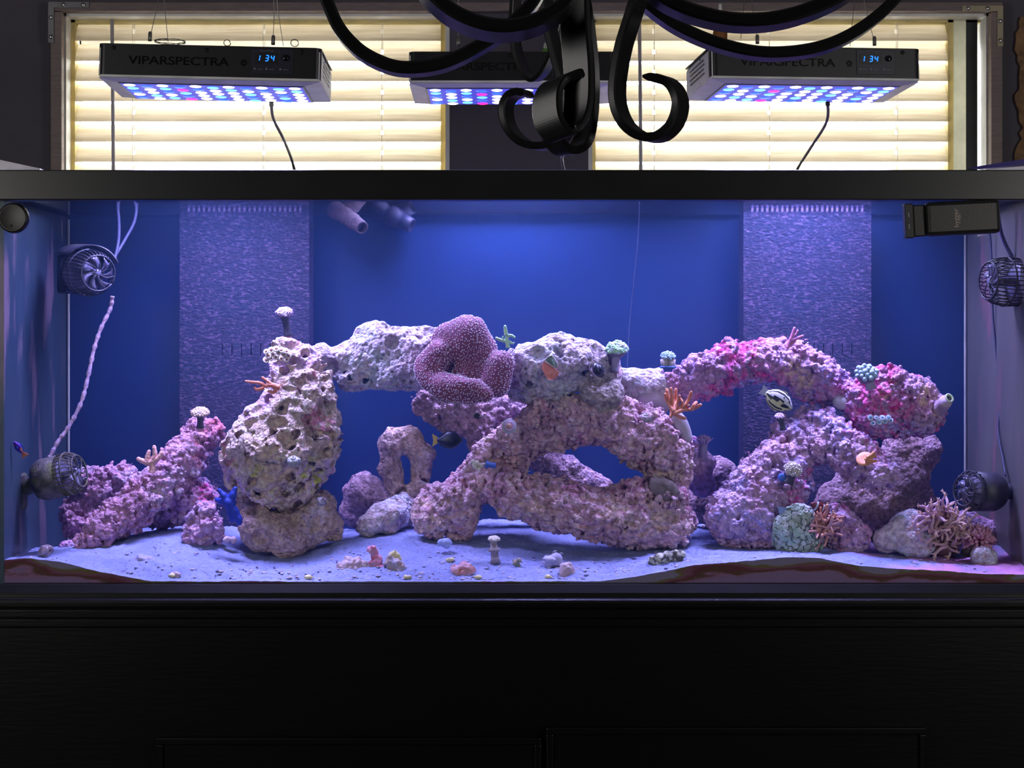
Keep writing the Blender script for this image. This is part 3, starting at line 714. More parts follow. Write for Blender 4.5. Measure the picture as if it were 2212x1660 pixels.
# ============================================================ sand bed
FP = [(-40,1214),(0,1212),(60,1206),(130,1214),(220,1236),(330,1262),(600,1262),(900,1261),(1020,1258),(1150,1260),(1300,1258),(1380,1246),(1500,1221),(1600,1213),(1700,1204),(1770,1206),(1850,1222),(1930,1228),(2040,1234),(2130,1240),(2260,1242)]
CPn = [(0,1205,3.36),(60,1202,3.36),(140,1206,3.36),(250,1215,3.36),(400,1232,3.36),(560,1240,3.36),(700,1238,3.36),(900,1240,3.36),(1100,1240,3.36),(1300,1232,3.36),(1450,1210,3.36),(1600,1200,3.36),(1750,1198,3.36),(1900,1212,3.36),(2100,1222,3.36),(2220,1226,3.36),
 (40,1198,3.43),(120,1190,3.43),(250,1180,3.43),(360,1178,3.43),(480,1200,3.43),(600,1222,3.43),(720,1200,3.43),(860,1190,3.43),(1000,1200,3.43),(1150,1212,3.43),(1300,1212,3.43),(1450,1195,3.43),(1560,1188,3.43),(1680,1186,3.43),(1800,1188,3.43),(1950,1205,3.43),(2080,1212,3.43),(2200,1208,3.43),
 (60,1190,3.52),(200,1172,3.52),(330,1152,3.50),(420,1140,3.50),(520,1192,3.50),(620,1206,3.50),(700,1180,3.50),(760,1152,3.50),(860,1162,3.50),(960,1176,3.52),(1080,1172,3.52),(1200,1180,3.52),(1320,1184,3.52),(1430,1176,3.52),(1500,1165,3.52),(1600,1184,3.50),(1700,1180,3.50),(1800,1184,3.50),(1900,1186,3.52),(2000,1195,3.52),(2120,1185,3.52),(2200,1180,3.52),
 (60,1188,3.62),(250,1160,3.62),(400,1138,3.62),(560,1150,3.62),(700,1150,3.62),(800,1150,3.62),(900,1140,3.62),(1000,1150,3.62),(1100,1140,3.62),(1300,1150,3.62),(1500,1142,3.62),(1700,1160,3.62),(1900,1168,3.62),(2050,1160,3.62),(2150,1155,3.62),
 (100,1180,3.77),(400,1140,3.77),(700,1145,3.77),(900,1135,3.77),(1100,1125,3.77),(1300,1140,3.77),(1500,1135,3.77),(1700,1155,3.77),(1900,1160,3.77),(2100,1150,3.77)]
_c = np.array([tuple(P(*q)) for q in CPn]); _fx = np.array([xx(a,3.3125) for a,b in FP]); _fz = np.array([max(zz(b,3.3125), TZ+.003) for a,b in FP])
def sandz(x, y):
    x = np.asarray(x,float); y = np.asarray(y,float); sh = x.shape; x = x.ravel(); y = y.ravel(); num = 0; den = 1e-12
    for cx_,cy_,cz_ in _c:
        w_ = np.exp(-(((x-cx_)/.062)**2+((y-cy_)/.048)**2)/2); num = num+w_*cz_; den = den+w_
    z = num/den; t = np.clip((y-3.3125)/.05, 0, 1); t = t*t*(3-2*t)
    z = np.interp(x,_fx,_fz)*(1-t)+z*t
    return np.maximum(z, TZ+.002).reshape(sh)
def sz(px, Y): return float(sandz(xx(px,Y), Y))
NX, NY = 560, 150
gx = np.linspace(XL+.0105, XR-.0105, NX); gy = 3.3106+(TB-.0105-3.3106)*np.linspace(0,1,NY)**1.25
GX, GY = np.meshgrid(gx, gy, indexing='ij'); GZ = sandz(GX, GY)
q = np.stack([GX.ravel(), GY.ravel(), np.zeros(GX.size)],1)
nz = vn(q,.045)*.0026+vn(q,.016,4)*.0016+vn(q,.0065,9)*.0012
pit = np.maximum(.34-worley(q,.013,2),0)*-.009
edge = np.clip((GY.ravel()-3.3106)/.02,0.25,1)
GZ = GZ+((nz+pit)*edge).reshape(GX.shape)
GZ = np.maximum(GZ, TZ+.0015)
def sandmat():
    m = mat('pale_aragonite_sand', (.31,.35,.60), .9, col2=(.25,.29,.53), nscale=26, bump=1.0, bscale=420, col3=(.22,.22,.40), n3=170, c3=(.57,.64), spec=.2)
    nt = m.node_tree; N = nt.nodes; Lk = nt.links; b = N['Principled BSDF']; tc = N['Texture Coordinate']
    src = b.inputs['Base Color'].links[0].from_socket
    # film of algae living against the front glass: depth-limited, banded under the sand line
    ge = N.new('ShaderNodeNewGeometry'); sn = N.new('ShaderNodeSeparateXYZ'); Lk.new(ge.outputs['True Normal'], sn.inputs[0])
    ft = N.new('ShaderNodeMath'); ft.operation = 'LESS_THAN'; ft.inputs[1].default_value = -.8; Lk.new(sn.outputs['Y'], ft.inputs[0])
    at = N.new('ShaderNodeAttribute'); at.attribute_name = 'under'
    n = N.new('ShaderNodeTexNoise'); n.inputs['Scale'].default_value = 26; n.inputs['Detail'].default_value = 7
    mp = N.new('ShaderNodeMapping'); mp.inputs['Scale'].default_value = (.25,1,1); Lk.new(tc.outputs['Object'], mp.inputs[0]); Lk.new(mp.outputs[0], n.inputs['Vector'])
    ad = N.new('ShaderNodeMath'); ad.operation = 'MULTIPLY_ADD'; ad.inputs[1].default_value = 1.9; Lk.new(n.outputs['Fac'], ad.inputs[0]); Lk.new(at.outputs['Fac'], ad.inputs[2])
    sb = N.new('ShaderNodeMath'); sb.operation = 'SUBTRACT'; sb.inputs[1].default_value = .52; Lk.new(ad.outputs[0], sb.inputs[0]); ad = sb
    r = N.new('ShaderNodeValToRGB'); cr_ = r.color_ramp
    cr_.elements[0].color = (.24,.21,.34,1); cr_.elements[1].color = (.26,.17,.32,1)
    for p_, c_ in ((.40,(.26,.22,.34)),(.50,(.17,.14,.05)),(.60,(.22,.09,.15)),(.72,(.15,.045,.065)),(.84,(.12,.07,.05)),(.92,(.32,.15,.28)),(.99,(.25,.16,.30))):
        e = cr_.elements.new(p_); e.color = (*c_,1)
    Lk.new(ad.outputs[0], r.inputs[0])
    mx = N.new('ShaderNodeMix'); mx.data_type = 'RGBA'; Lk.new(ft.outputs[0], mx.inputs[0]); Lk.new(src, mx.inputs[6]); Lk.new(r.outputs[0], mx.inputs[7])
    # magenta film lying on the sand towards the right end
    n2 = N.new('ShaderNodeTexNoise'); n2.inputs['Scale'].default_value = 9; n2.inputs['Detail'].default_value = 4; Lk.new(tc.outputs['Object'], n2.inputs['Vector'])
    sx_ = N.new('ShaderNodeSeparateXYZ'); Lk.new(tc.outputs['Object'], sx_.inputs[0])
    rr = N.new('ShaderNodeMapRange'); rr.inputs[1].default_value = .52; rr.inputs[2].default_value = .80; Lk.new(sx_.outputs['X'], rr.inputs[0])
    r2 = N.new('ShaderNodeMapRange'); r2.inputs[1].default_value = .44; r2.inputs[2].default_value = .62; Lk.new(n2.outputs['Fac'], r2.inputs[0])
    mu = N.new('ShaderNodeMath'); mu.operation = 'MULTIPLY'; Lk.new(rr.outputs[0], mu.inputs[0]); Lk.new(r2.outputs[0], mu.inputs[1])
    m3 = N.new('ShaderNodeMix'); m3.data_type = 'RGBA'; Lk.new(mu.outputs[0], m3.inputs[0]); Lk.new(mx.outputs[2], m3.inputs[6]); m3.inputs[7].default_value = (.80,.34,.70,1)
    inv = N.new('ShaderNodeMix'); inv.data_type = 'RGBA'; Lk.new(ft.outputs[0], inv.inputs[0]); Lk.new(m3.outputs[2], inv.inputs[6]); Lk.new(mx.outputs[2], inv.inputs[7])
    Lk.new(inv.outputs[2], b.inputs['Base Color']); return m
V = [tuple(p) for p in np.stack([GX,GY,GZ],-1).reshape(-1,3)]; Fc = []
for i in range(NX-1):
    for j in range(NY-1):
        a = i*NY+j; Fc.append((a, a+NY, a+NY+1, a+1))
und = [0.]*len(V); o0 = len(V); NR = 10
for i in range(NX):
    zt_ = GZ[i,0]; y = GY[i,0]
    for r_ in range(1,NR+1):
        zq = zt_+(TZ+.0006-zt_)*r_/NR; V.append((GX[i,0], y-.0001, zq)); und.append((zt_-zq)/.055)
for i in range(NX-1):
    for r_ in range(NR):
        a = i*NY if r_ == 0 else o0+i*NR+r_-1; b_ = (i+1)*NY if r_ == 0 else o0+(i+1)*NR+r_-1
        c_ = o0+(i+1)*NR+r_; d_ = o0+i*NR+r_; Fc.append((a, d_, c_, b_))
me = bpy.data.meshes.new('sand_bed'); me.from_pydata(V, [], Fc); me.update(); me.materials.append(sandmat())
me.polygons.foreach_set('use_smooth', [True]*((NX-1)*(NY-1))+[False]*(len(Fc)-(NX-1)*(NY-1)))
at = me.attributes.new('under', 'FLOAT', 'POINT'); at.data.foreach_set('value', und)
sand = bpy.data.objects.new('sand_bed', me); COL.objects.link(sand)
tag(sand, 'pale bluish white sand bed, its front edge stained maroon and green', 'sand', kind='stuff')

# ============================================================ live rock
RK = dict(
 purple = rockmat('purple_crusted_rock', (0.686,0.342,0.470), (0.528,0.268,0.403), [((0.792,0.610,0.806),9,.50,.62),((0.950,0.244,0.291),12,.60,.68)]),
 pink = rockmat('pink_coralline_rock', (0.92,0.56,0.60), (0.660,0.378,0.470), [((0.924,0.671,0.560),8,.52,.64),((0.594,0.220,0.370),11,.56,.66)]),
 tan = rockmat('pale_tan_holed_rock', (0.924,0.671,0.515), (0.818,0.610,0.538), [((0.818,0.512,0.874),8,.54,.60),((0.950,0.342,0.470),13,.60,.66),((0.818,0.805,0.157),10,.62,.68)]),
 tan2 = rockmat('tan_pitted_rock', (0.766,0.512,0.426), (0.607,0.403,0.370), [((0.792,0.634,0.784),9,.55,.65)]),
 pale = rockmat('pale_lilac_rock', (0.766,0.586,0.627), (0.634,0.512,0.627), [((0.726,0.732,0.806),7,.52,.62),((0.792,0.366,0.403),12,.62,.68)]),
 grey = rockmat('grey_pitted_rock', (0.554,0.439,0.403), (0.396,0.329,0.314), []),
 magenta = rockmat('magenta_crusted_rock', (0.660,0.305,0.504), (0.581,0.366,0.616), [((0.950,0.073,0.403),7,.52,.60),((0.594,0.464,0.950),9,.52,.60),((0.924,0.610,0.448),10,.60,.67)]),
 lilac = rockmat('lilac_crusted_rock', (0.766,0.415,0.616), (0.660,0.464,0.739), [((0.950,0.122,0.504),9,.58,.66),((0.554,0.464,0.950),11,.52,.62)]),
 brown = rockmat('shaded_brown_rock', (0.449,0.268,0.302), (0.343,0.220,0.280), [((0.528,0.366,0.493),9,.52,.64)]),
 ice = rockmat('blue_light_tinted_rock', (0.818,0.671,0.739), (0.792,0.561,0.560), [((0.766,0.805,0.950),9,.46,.60)]),  # ice-blue patches put the blue lamp light from above into the colour
 green = rockmat('green_cup_coral_skin', (0.422,0.512,0.381), (0.660,0.634,0.515), [((0.185,0.244,0.224),16,.5,.6)]),
)
def rock(label, m, paths, Y=3.55, kind='nubby', cat='rock', **kw):
    g_ = kw.pop('g',1.2)
    o = blob_obj(kw.pop('name','reef_rock'), [px_path([(q[0],q[1],q[2]*g_,*q[3:]) for q in p], Y) for p in paths], RK[m], kind=kind, seed=R.uniform(0,20), **kw)
    return tag(o, label, cat)
# left group
rock('lilac-topped rounded rock beside the lower left mossy pump', 'purple', [[(205,1062,40),(180,1115,40),(178,1160,28)],[(205,1055,36),(262,1040,26),(268,1062,20)]], 3.56)
rock('long purple rock ramp leaning up to a tan flower coral', 'purple', [[(185,1172,22,3.46),(225,1140,32,3.47),(290,1098,40,3.49),(350,1042,40,3.52),(400,990,36,3.54),(442,940,32,3.56)],[(420,930,20,3.56)],[(462,925,16,3.56)],[(300,1065,28,3.5)]], 3.5, g=1.05)
rock('blue-patched low rock behind the long purple ramp', 'lilac', [[(372,1092,34),(425,1070,32)],[(340,1120,25)]], 3.56)
rock('small round purple rock with a yellow top left of the blue starfish', 'lilac', [[(450,1118,28)],[(424,1148,26),(462,1150,22)]], 3.47, kind='nubby')
rock('tall pale holed rock tower, widest at its middle, left of the arch', 'tan', [[(618,752,26),(622,790,36),(650,850,52),(640,900,66),(610,960,84),(600,1010,78)],[(655,775,26),(672,850,44),(690,930,40),(688,1010,34)],[(560,930,46),(520,980,36),(530,1030,34)],[(590,1045,30),(660,1048,32)]], 3.50, kind='holey', amp=1.25, h=.0023)
rock('tan pitted base rock sunk in sand under the tall tower', 'tan2', [[(560,1140,34,3.47),(620,1165,34,3.46),(690,1120,34,3.5)],[(545,1090,24,3.5),(560,1130,30,3.48)],[(690,1095,26,3.52)],[(720,1140,22,3.5)],[(640,1125,40,3.52)],[(560,1170,24,3.46)]], 3.48, kind='pitted')
rock('pale lilac slab bridging from the tower to the purple leather coral', 'pale', [[(690,770,24),(760,775,32),(830,760,40),(930,760,46)],[(790,735,26),(815,722,24)],[(760,815,24),(800,815,24)],[(830,800,38),(900,800,38)],[(880,730,26),(930,725,24)]], 3.55, kind='pitted')
rock('grey upright rock with a tall dark hole, standing at the back', 'tan2', [[(845,955,28),(888,950,26),(914,985,20),(912,1040,20)],[(842,960,26),(840,1010,22),(855,1055,22)],[(880,1082,30),(910,1065,22)]], 3.66, kind='pitted', amp=.7, g=.98)
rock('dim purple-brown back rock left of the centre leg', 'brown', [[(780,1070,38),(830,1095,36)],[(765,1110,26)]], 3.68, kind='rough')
rock('low rock leg sloping to the sand with blue-lit patches', 'ice', [[(870,1095,30,3.64),(835,1120,28,3.58),(800,1140,22,3.54)]], 3.6, kind='rough')
# middle group
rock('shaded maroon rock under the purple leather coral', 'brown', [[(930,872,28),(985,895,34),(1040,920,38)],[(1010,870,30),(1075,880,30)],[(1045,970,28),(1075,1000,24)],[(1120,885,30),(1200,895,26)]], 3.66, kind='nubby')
rock('domed pitted rock carrying the orange and white cup coral', 'grey' if 0 else 'pale', [[(1140,800,46),(1210,785,50),(1270,790,42)],[(1120,835,28),(1190,838,32)],[(1310,800,24)]], 3.53, kind='pitted')
rock('rough grey-black barnacled rock under the dark round snail', 'grey', [[(1285,850,24),(1320,850,24)],[(1275,820,20)],[(1305,880,22)]], 3.50, kind='pitted', amp=.8)
rock('pale smooth-skinned rock neck between the dome and the right bridge', 'pale', [[(1335,815,18,3.55),(1375,838,30,3.56),(1425,838,28,3.56),(1455,825,24,3.56)],[(1355,870,26,3.58),(1400,880,32,3.58)]], 3.56, kind='rough', amp=.6)
rock('knobbly pink rock leg rising from lower left to the disc coral', 'pink', [[(935,1118,36,3.53),(985,1085,44,3.53),(1035,1040,40,3.54),(1085,985,44,3.56),(1130,945,36,3.57)],[(1000,1125,34,3.54)],[(1108,955,30,3.52)],[(930,1085,26,3.54)]], 3.53)
rock('broad knobbly pink rock arch over the middle hole', 'pink', [[(1110,960,38,3.55),(1180,920,40,3.54),(1260,905,42,3.53),(1340,918,46,3.52),(1405,945,48,3.51),(1445,995,42,3.50),(1450,1040,34,3.5)],[(1290,880,26,3.53)],[(1200,945,28,3.53)],[(1370,960,40,3.5)]], 3.53)
rock('long knobbly pink rock beam below the middle hole', 'pink', [[(1050,1045,30,3.52),(1110,1070,36,3.50),(1190,1088,42,3.49),(1280,1108,44,3.48),(1370,1128,44,3.47),(1440,1145,34,3.47)],[(1385,1085,40,3.48),(1440,1085,38,3.48)],[(1340,1075,26,3.5)],[(1390,1158,24,3.46)],[(1470,1130,26,3.5)]], 3.49)
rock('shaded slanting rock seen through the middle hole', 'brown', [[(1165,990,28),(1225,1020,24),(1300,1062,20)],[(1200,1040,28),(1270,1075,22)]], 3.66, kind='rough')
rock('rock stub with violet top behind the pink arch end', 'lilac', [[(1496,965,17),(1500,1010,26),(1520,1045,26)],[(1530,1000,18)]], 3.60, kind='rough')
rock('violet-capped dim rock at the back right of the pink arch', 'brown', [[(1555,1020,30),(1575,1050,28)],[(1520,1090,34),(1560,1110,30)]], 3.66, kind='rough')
# right group
rock('magenta-splashed rock bridge with a pink branching coral on top', 'magenta', [[(1462,815,24),(1520,800,28),(1580,790,34),(1650,782,36),(1720,785,36),(1775,808,32),(1825,842,24)],[(1574,760,20)],[(1650,760,20),(1690,758,16)],[(1740,830,26),(1790,850,20)],[(1490,845,16),(1560,825,18)]], 3.55)
rock('large lilac rock leg sloping down left behind the green cup coral', 'lilac', [[(1745,905,26,3.54),(1715,950,40,3.53),(1680,1010,52,3.51),(1630,1070,58,3.49),(1590,1120,50,3.47)],[(1650,1130,42,3.47)],[(1700,1070,40,3.5)],[(1690,925,20,3.54)]], 3.5)
rock('lilac and magenta rock arm slanting down to the orange mushroom coral', 'lilac', [[(1760,915,32,3.52),(1800,950,38,3.50),(1850,985,40,3.47),(1893,1022,37,3.45)],[(1770,970,26,3.52)]], 3.5)
rock('bright magenta and pink lobed rock crowning the right group', 'magenta', [[(1850,862,30),(1905,850,38),(1965,862,40),(2005,880,32)],[(1890,905,36),(1950,925,24)],[(1925,825,26)],[(1985,910,28)],[(1860,905,24)]], 3.53)
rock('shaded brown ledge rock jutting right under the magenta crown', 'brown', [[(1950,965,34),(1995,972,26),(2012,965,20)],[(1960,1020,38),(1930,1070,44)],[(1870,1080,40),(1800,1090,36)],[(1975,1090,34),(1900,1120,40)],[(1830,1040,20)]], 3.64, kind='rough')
rock('small lilac rock between the orange anemone and pale boulder', 'lilac', [[(1815,1125,30),(1835,1160,32)],[(1790,1165,20)]], 3.46, kind='nubby')
rock('pale blue-topped boulder left of the flowing lilac anemone', 'ice', [[(1945,1145,32,3.45),(1915,1165,26,3.44)],[(1985,1170,30,3.43),(1960,1178,22,3.43)],[(1965,1135,26,3.46)]], 3.44, kind='rough', amp=.7)
rock('low ridged violet rock sloping to the right pane', 'lilac', [[(2075,1130,28,3.60),(2130,1160,28,3.58),(2185,1190,20,3.56)]], 3.58, kind='rough')
rock('small sky-blue topped rock at lower right below the bushy coral', 'ice', [[(2118,1204,17),(2136,1208,14)]], 3.385, kind='rough', amp=.6)
rock('little pale rubble piece at the foot of the left ramp', 'lilac', [[(140,1184,13),(165,1182,12)]], 3.50, kind='rough', amp=.5)
# ============================================================ corals, animals and small things
def c3(name, col, **kw): return mat(name, col, kw.pop('rough',.6), **kw)
A = Vector
ORG = c3('orange_coral_skin', (.86,.22,.10), col2=(.80,.30,.18), nscale=200, bump=.5, bscale=600)
TERRA = c3('terracotta_coral_skin', (.62,.20,.09), col2=(.75,.30,.14), nscale=150, bump=.4, bscale=500)
PEACH = c3('peach_coral_skin', (.85,.50,.42), col2=(.80,.40,.36), nscale=120, bump=.4, bscale=500)
ROSE = c3('rose_coral_skin', (.72,.24,.40), col2=(.62,.20,.42), nscale=120, bump=.4, bscale=500)
LIME = c3('lime_coral_skin', (.45,.80,.30), col2=(.35,.60,.45), nscale=120, bump=.4, bscale=500)
MINT = c3('mint_polyps', (.45,.85,.42), col2=(.60,.62,.80), nscale=90)
SKY = c3('sky_blue_polyps', (.35,.55,.72), col2=(.50,.66,.75), nscale=110)
LAV = c3('lavender_polyps', (.68,.52,.80), col2=(.55,.36,.62), nscale=110)
TANP = c3('tan_polyps', (.72,.55,.40), col2=(.60,.42,.32), nscale=130)
CREAM = c3('cream_polyps', (.82,.76,.62), col2=(.62,.56,.50), nscale=130)
DKST = c3('dark_stalk', (.05,.045,.07), bump=.6, bscale=300)
PLUG = c3('grey_frag_plug', (.30,.28,.34), bump=.5, bscale=300)
BLUEPLUG = c3('blue_frag_plug', (.06,.16,.55))
LSTALK = c3('lilac_stalk', (.42,.34,.50), bump=.4, bscale=200, stretch=(3,3,.5))
EPOXY = c3('smooth_white_putty', (.48,.42,.47), rough=.6, bump=.15, bscale=60)
MAROON = c3('maroon_skin', (.20,.06,.12), col2=(.30,.10,.18), nscale=120, bump=.5, bscale=400)
def PT(px, py, Y): return P(px, py, Y)
def U(px, Y): return px*Y/F                                      # size in photo pixels at depth Y -> metres

def fan(c, r, n, pr, dirv=(0,-.5,1), spread=1.15, mb=None, flat=.75, seed=1):
    """dome of rounded polyps"""
    rr = random.Random(seed); mb = mb or MB(); d = A(dirv).normalized(); q = A((0,0,1)).rotation_difference(d)
    for i in range(n):
        ph = i*2.399963; ct = 1-(i+.5)/n*(1-math.cos(spread)); s_ = math.sqrt(max(0,1-ct*ct))
        v = q @ A((s_*math.cos(ph), s_*math.sin(ph), ct*flat)); k = pr*rr.uniform(.75,1.2)
        mb.ball(A(c)+v*r*rr.uniform(.88,1.08), k, 2 if pr > .0022 else 1)
    return mb
def branch(path, Y, radii, taper=.7, mb=None, seg=7):
    mb = mb or MB(); pts = cr([PT(p[0],p[1],p[2] if len(p)>2 else Y) for p in path], 5); n = len(pts)
    r0 = U(radii, Y); mb.tube(pts, [r0*(1-(1-taper)*i/(n-1))*(1+.10*math.sin(i*2.1)) for i in range(n)], seg); mb.ball(pts[-1], r0*taper*1.08, 1)
    return mb

# --- purple leather coral with pale polyp tips
LEA = c3('plum_leather_skin', (.26,.065,.12), col2=(.20,.05,.11), nscale=40, rough=.7, bump=.3, bscale=300)
TIP = c3('pale_polyp_tips', (.95,.85,.98))
Y0 = 3.47
lt = thing('leather_coral', 'large folded plum leather coral covered in pale dots, draped over the bridge rock', 'coral', PT(1000,860,Y0))
pr_ = [px_path(p_, Y0) for p_ in ([[972,738,42,3.49],[1008,735,46,3.485],[1035,755,36,3.49]], [[1010,712,26,3.50],[1005,705,18,3.5]], [[928,790,28,3.46],[945,765,22,3.46],[920,800,22,3.46]],
      [[930,820,26,3.45],[965,838,26,3.44],[1010,842,26,3.43],[1048,852,16,3.43]], [[1078,790,26,3.46],[1072,825,26,3.46],[1090,778,16,3.46]], [[1000,815,26,3.47],[1060,800,22,3.47]], [[998,832,16,3.42]], [[1005,790,54,3.525],[1040,800,44,3.52]], [[945,800,36,3.505]])]
lo_ = blob_obj('folded_body', pr_, LEA, h=.0016, kind='smooth', k=.020, sy=.8, parent=lt, amp=1.2,
     cuts=[[px_path([(1012,798,20,3.415)])[0], px_path([(1022,806,16,3.45)])[0]], [px_path([(934,798,14,3.405)])[0], px_path([(940,796,11,3.43)])[0]], [px_path([(1052,768,8,3.43)])[0], px_path([(1060,800,7,3.43)])[0]]], cut_k=.012)
me_ = lo_.data; rr = random.Random(4); occ = set(); tp = MB(); tp2 = []
for p_ in rr.sample(list(me_.polygons), len(me_.polygons)):
    n_ = p_.normal
    if n_.y > .35: continue
    c_ = p_.center; key = tuple(int(math.floor(v/.0050)) for v in c_)
    if key in occ: continue
    near = False
    for t2 in tp2[-1:]: pass
    occ.add(key); tp.ball(A(c_)+n_*.0007+A(lo_['_org']), .00110, 1)
o_ = tp.build('polyp_tips', TIP, lt, True); o_['kind'] = 'stuff'

# --- stony and soft corals with branches: each branching colony is one thing
def colony(name, label, cat, base, mbs, group=None):
    t = thing(name, label, cat, base, group)
    for nm, mb, m in mbs: mb.build(nm, m, t, True)
    return t
mb = MB()
for pth, r in (([(1098,752,3.5),(1096,738),(1094,722)],5.5), ([(1094,725),(1092,712),(1091,706)],5), ([(1094,728),(1103,725),(1111,729)],4), ([(1095,738),(1084,736),(1072,731)],4.5), ([(1088,737),(1086,728)],3), ([(1096,735),(1106,742),(1110,741)],3)):
    branch([(a[0],a[1],3.5) for a in pth], 3.5, r, .7, mb)
colony('branching_coral', 'small lime green branching coral right of the plum leather coral', 'coral', PT(1098,752,3.5), [('branches',mb,LIME)])
mb = MB()
for pth, r in (([(604,838),(585,832),(572,834)],7), ([(578,836),(562,828),(545,826),(531,824)],4.5), ([(590,834),(578,824),(567,816)],5), ([(598,836),(592,848),(580,846)],5), ([(570,838),(556,842),(550,838)],5)):
    branch(pth, 3.43, r, .55, mb)
colony('branching_coral', 'bright orange branching coral poking left from the tall rock tower', 'coral', PT(604,848,3.43), [('branches',mb,ORG)])
mb = MB()
for pth, r in (([(328,1022,3.45),(330,1008,3.45),(326,996,3.45)],8), ([(326,1000),(334,985),(333,966)],7), ([(325,1000),(312,998),(299,992)],8), ([(328,998),(342,990),(349,978)],7), ([(318,996),(320,984),(322,976)],7)):
    branch([(a[0],a[1],3.45) for a in pth], 3.45, r, .6, mb)
colony('branching_coral', 'peach fuzzy forked coral growing on the long purple ramp', 'coral', PT(328,1024,3.45), [('branches',mb,PEACH)])
mb = MB()
for pth, r in (([(1700,752),(1706,738),(1712,722),(1716,709)],4.6), ([(1708,736),(1720,732),(1734,726)],4.6), ([(1710,728),(1720,722),(1723,714)],3.6), ([(1700,752),(1712,742),(1718,736)],4)):
    branch(pth, 3.50, r, .6, mb)
colony('branching_coral', 'rose pink antler coral on top of the magenta rock bridge', 'coral', PT(1700,754,3.5), [('branches',mb,ROSE)])
mb = MB()
for pth, r in (([(1452,892),(1446,870),(1440,842)],4.5), ([(1454,890),(1452,864),(1449,840)],4.5), ([(1456,890),(1459,866),(1460,842)],4.5), ([(1455,888),(1440,866),(1437,852)],4), ([(1456,890),(1464,872),(1468,856)],4),
    ([(1454,892),(1474,880),(1486,866),(1493,848)],4.6), ([(1456,894),(1476,886),(1496,884),(1513,875)],5), ([(1494,884),(1500,874),(1504,870)],4.5), ([(1466,884),(1474,872),(1470,862)],3.6), ([(1456,894),(1470,902),(1480,904)],4.6), ([(1452,890),(1449,900)],5), ([(1474,886),(1484,878),(1488,876)],3.8)):
    branch([(a[0],a[1],3.46+.01*math.sin(a[0])) for a in pth], 3.46, r, .75, mb)
colony('branching_coral', 'terracotta finger coral fanning out under the left end of the magenta bridge', 'coral', PT(1453,902,3.46), [('branches',mb,TERRA)])
mb = MB(); mb.lathe([(U(5,3.44),0),(U(9,3.44),.005),(U(17,3.44),.010),(U(18,3.44),.013),(U(10,3.44),.0115),(U(3,3.44),.011)], PT(1870,1000,3.412), (-.3,-.7,.6), 20)
for pth in ([(1868,994),(1878,990),(1890,986)], [(1870,996),(1882,998),(1892,996)], [(1872,990),(1882,984),(1888,978)]): branch(pth, 3.395, 4.5, .7, mb)
colony('mushroom_coral', 'orange folded mushroom coral on the lilac rock arm', 'coral', PT(1870,1002,3.44), [('cap',mb,c3('apricot_mushroom_skin',(.85,.36,.16)))])
# --- polyp heads on stalks
def stalked(label, px, py, Y, r, n, pr, m, stalk=None, sm=DKST, plug=None, dirv=(0,-.4,1), spread=1.25, flat=.7, seed=1, name='polyp_coral', group=None):
    c = PT(px,py,Y); base = PT(stalk[0],stalk[1],stalk[3] if len(stalk) > 3 else Y) if stalk else c-A((0,0,U(r,Y)))
    t = thing(name, label, 'coral', base, group)
    if stalk:
        mb = MB(); pts = cr([base, (base+c)/2+A((.001,0,0)), c], 3); k = U(stalk[2],Y); mb.tube(pts, [k*1.1,k,k*.85,k*.85,k*.9,k*1.15,k*1.3][:len(pts)], 12); mb.build('stalk', sm, t, True)
    co = MB(); co.ball(c, (U(r,Y)*.93,U(r,Y)*.93,U(r,Y)*flat*.85), 3, .15); co.build('head', mat(m.name+'_base', tuple(v*.6 for v in m.node_tree.nodes['Principled BSDF'].inputs['Base Color'].default_value[:3] if 0) or (.25,.20,.28), .7), t, True)
    o = fan(c, U(r,Y), n, U(pr,Y), dirv, spread*1.15, None, flat, seed).build('polyps', m, t, True); o['kind'] = 'stuff'
    if plug:
        MB().lathe([(U(plug[2],Y)*.5,-.006),(U(plug[2],Y)*.6,0),(U(plug[2],Y),.001),(U(plug[2],Y),.004),(U(plug[2],Y)*.9,.005)], PT(plug[0],plug[1],Y), seg=20).build('frag_plug', plug[3], t, True)
    return t
stalked('lavender bubbly coral head on a black stalk atop the tall rock tower', 614, 678, 3.50, 17, 80, 3.3, LAV, (622,728,9), flat=.68)
stalked('brown and cream flower coral topping the long purple ramp', 432, 894, 3.50, 19, 70, 3.2, TANP, (432,926,8), flat=.55, seed=3)
stalked('mint green knobbly coral head on a lilac trunk beside the dome rock', 1332, 758, 3.50, 23, 150, 3.4, MINT, (1326,805,10), LSTALK, flat=.8, seed=4)
stalked('pale grey frilled coral in a blue cup at the left end of the magenta bridge', 1443, 772, 3.50, 15, 80, 2.6, SKY, (1443,800,7), DKST, (1443,797,18,BLUEPLUG), flat=.7, seed=5)
mb = MB(); 
for i in range(6): a = i*PI/3; mb.tube([PT(1443+9*math.cos(a),796,3.50+.006*math.sin(a)), PT(1443+11*math.cos(a),776,3.5+.007*math.sin(a))], [U(5,3.5),U(6,3.5)], 8)
mb.build('cup_tubes', c3('beige_polyp_tubes',(.62,.52,.46)), bpy.data.objects['polyp_coral.003'], True)
stalked('tan brain-like coral frag on a blue-ringed plug on the big lilac leg', 1712, 1018, 3.425, 19, 110, 2.4, CREAM, (1702,1046,11), DKST, None, dirv=(.1,-.7,.8), flat=.9, seed=6)
mb = MB(); mb.lathe([(U(8,3.42),0),(U(9,3.42),.001),(U(9,3.42),.003),(U(5,3.42),.004)], PT(1690,1032,3.43), (-.5,-.8,.1), 18).build('plug_ring', BLUEPLUG, bpy.data.objects['polyp_coral.004'], True)
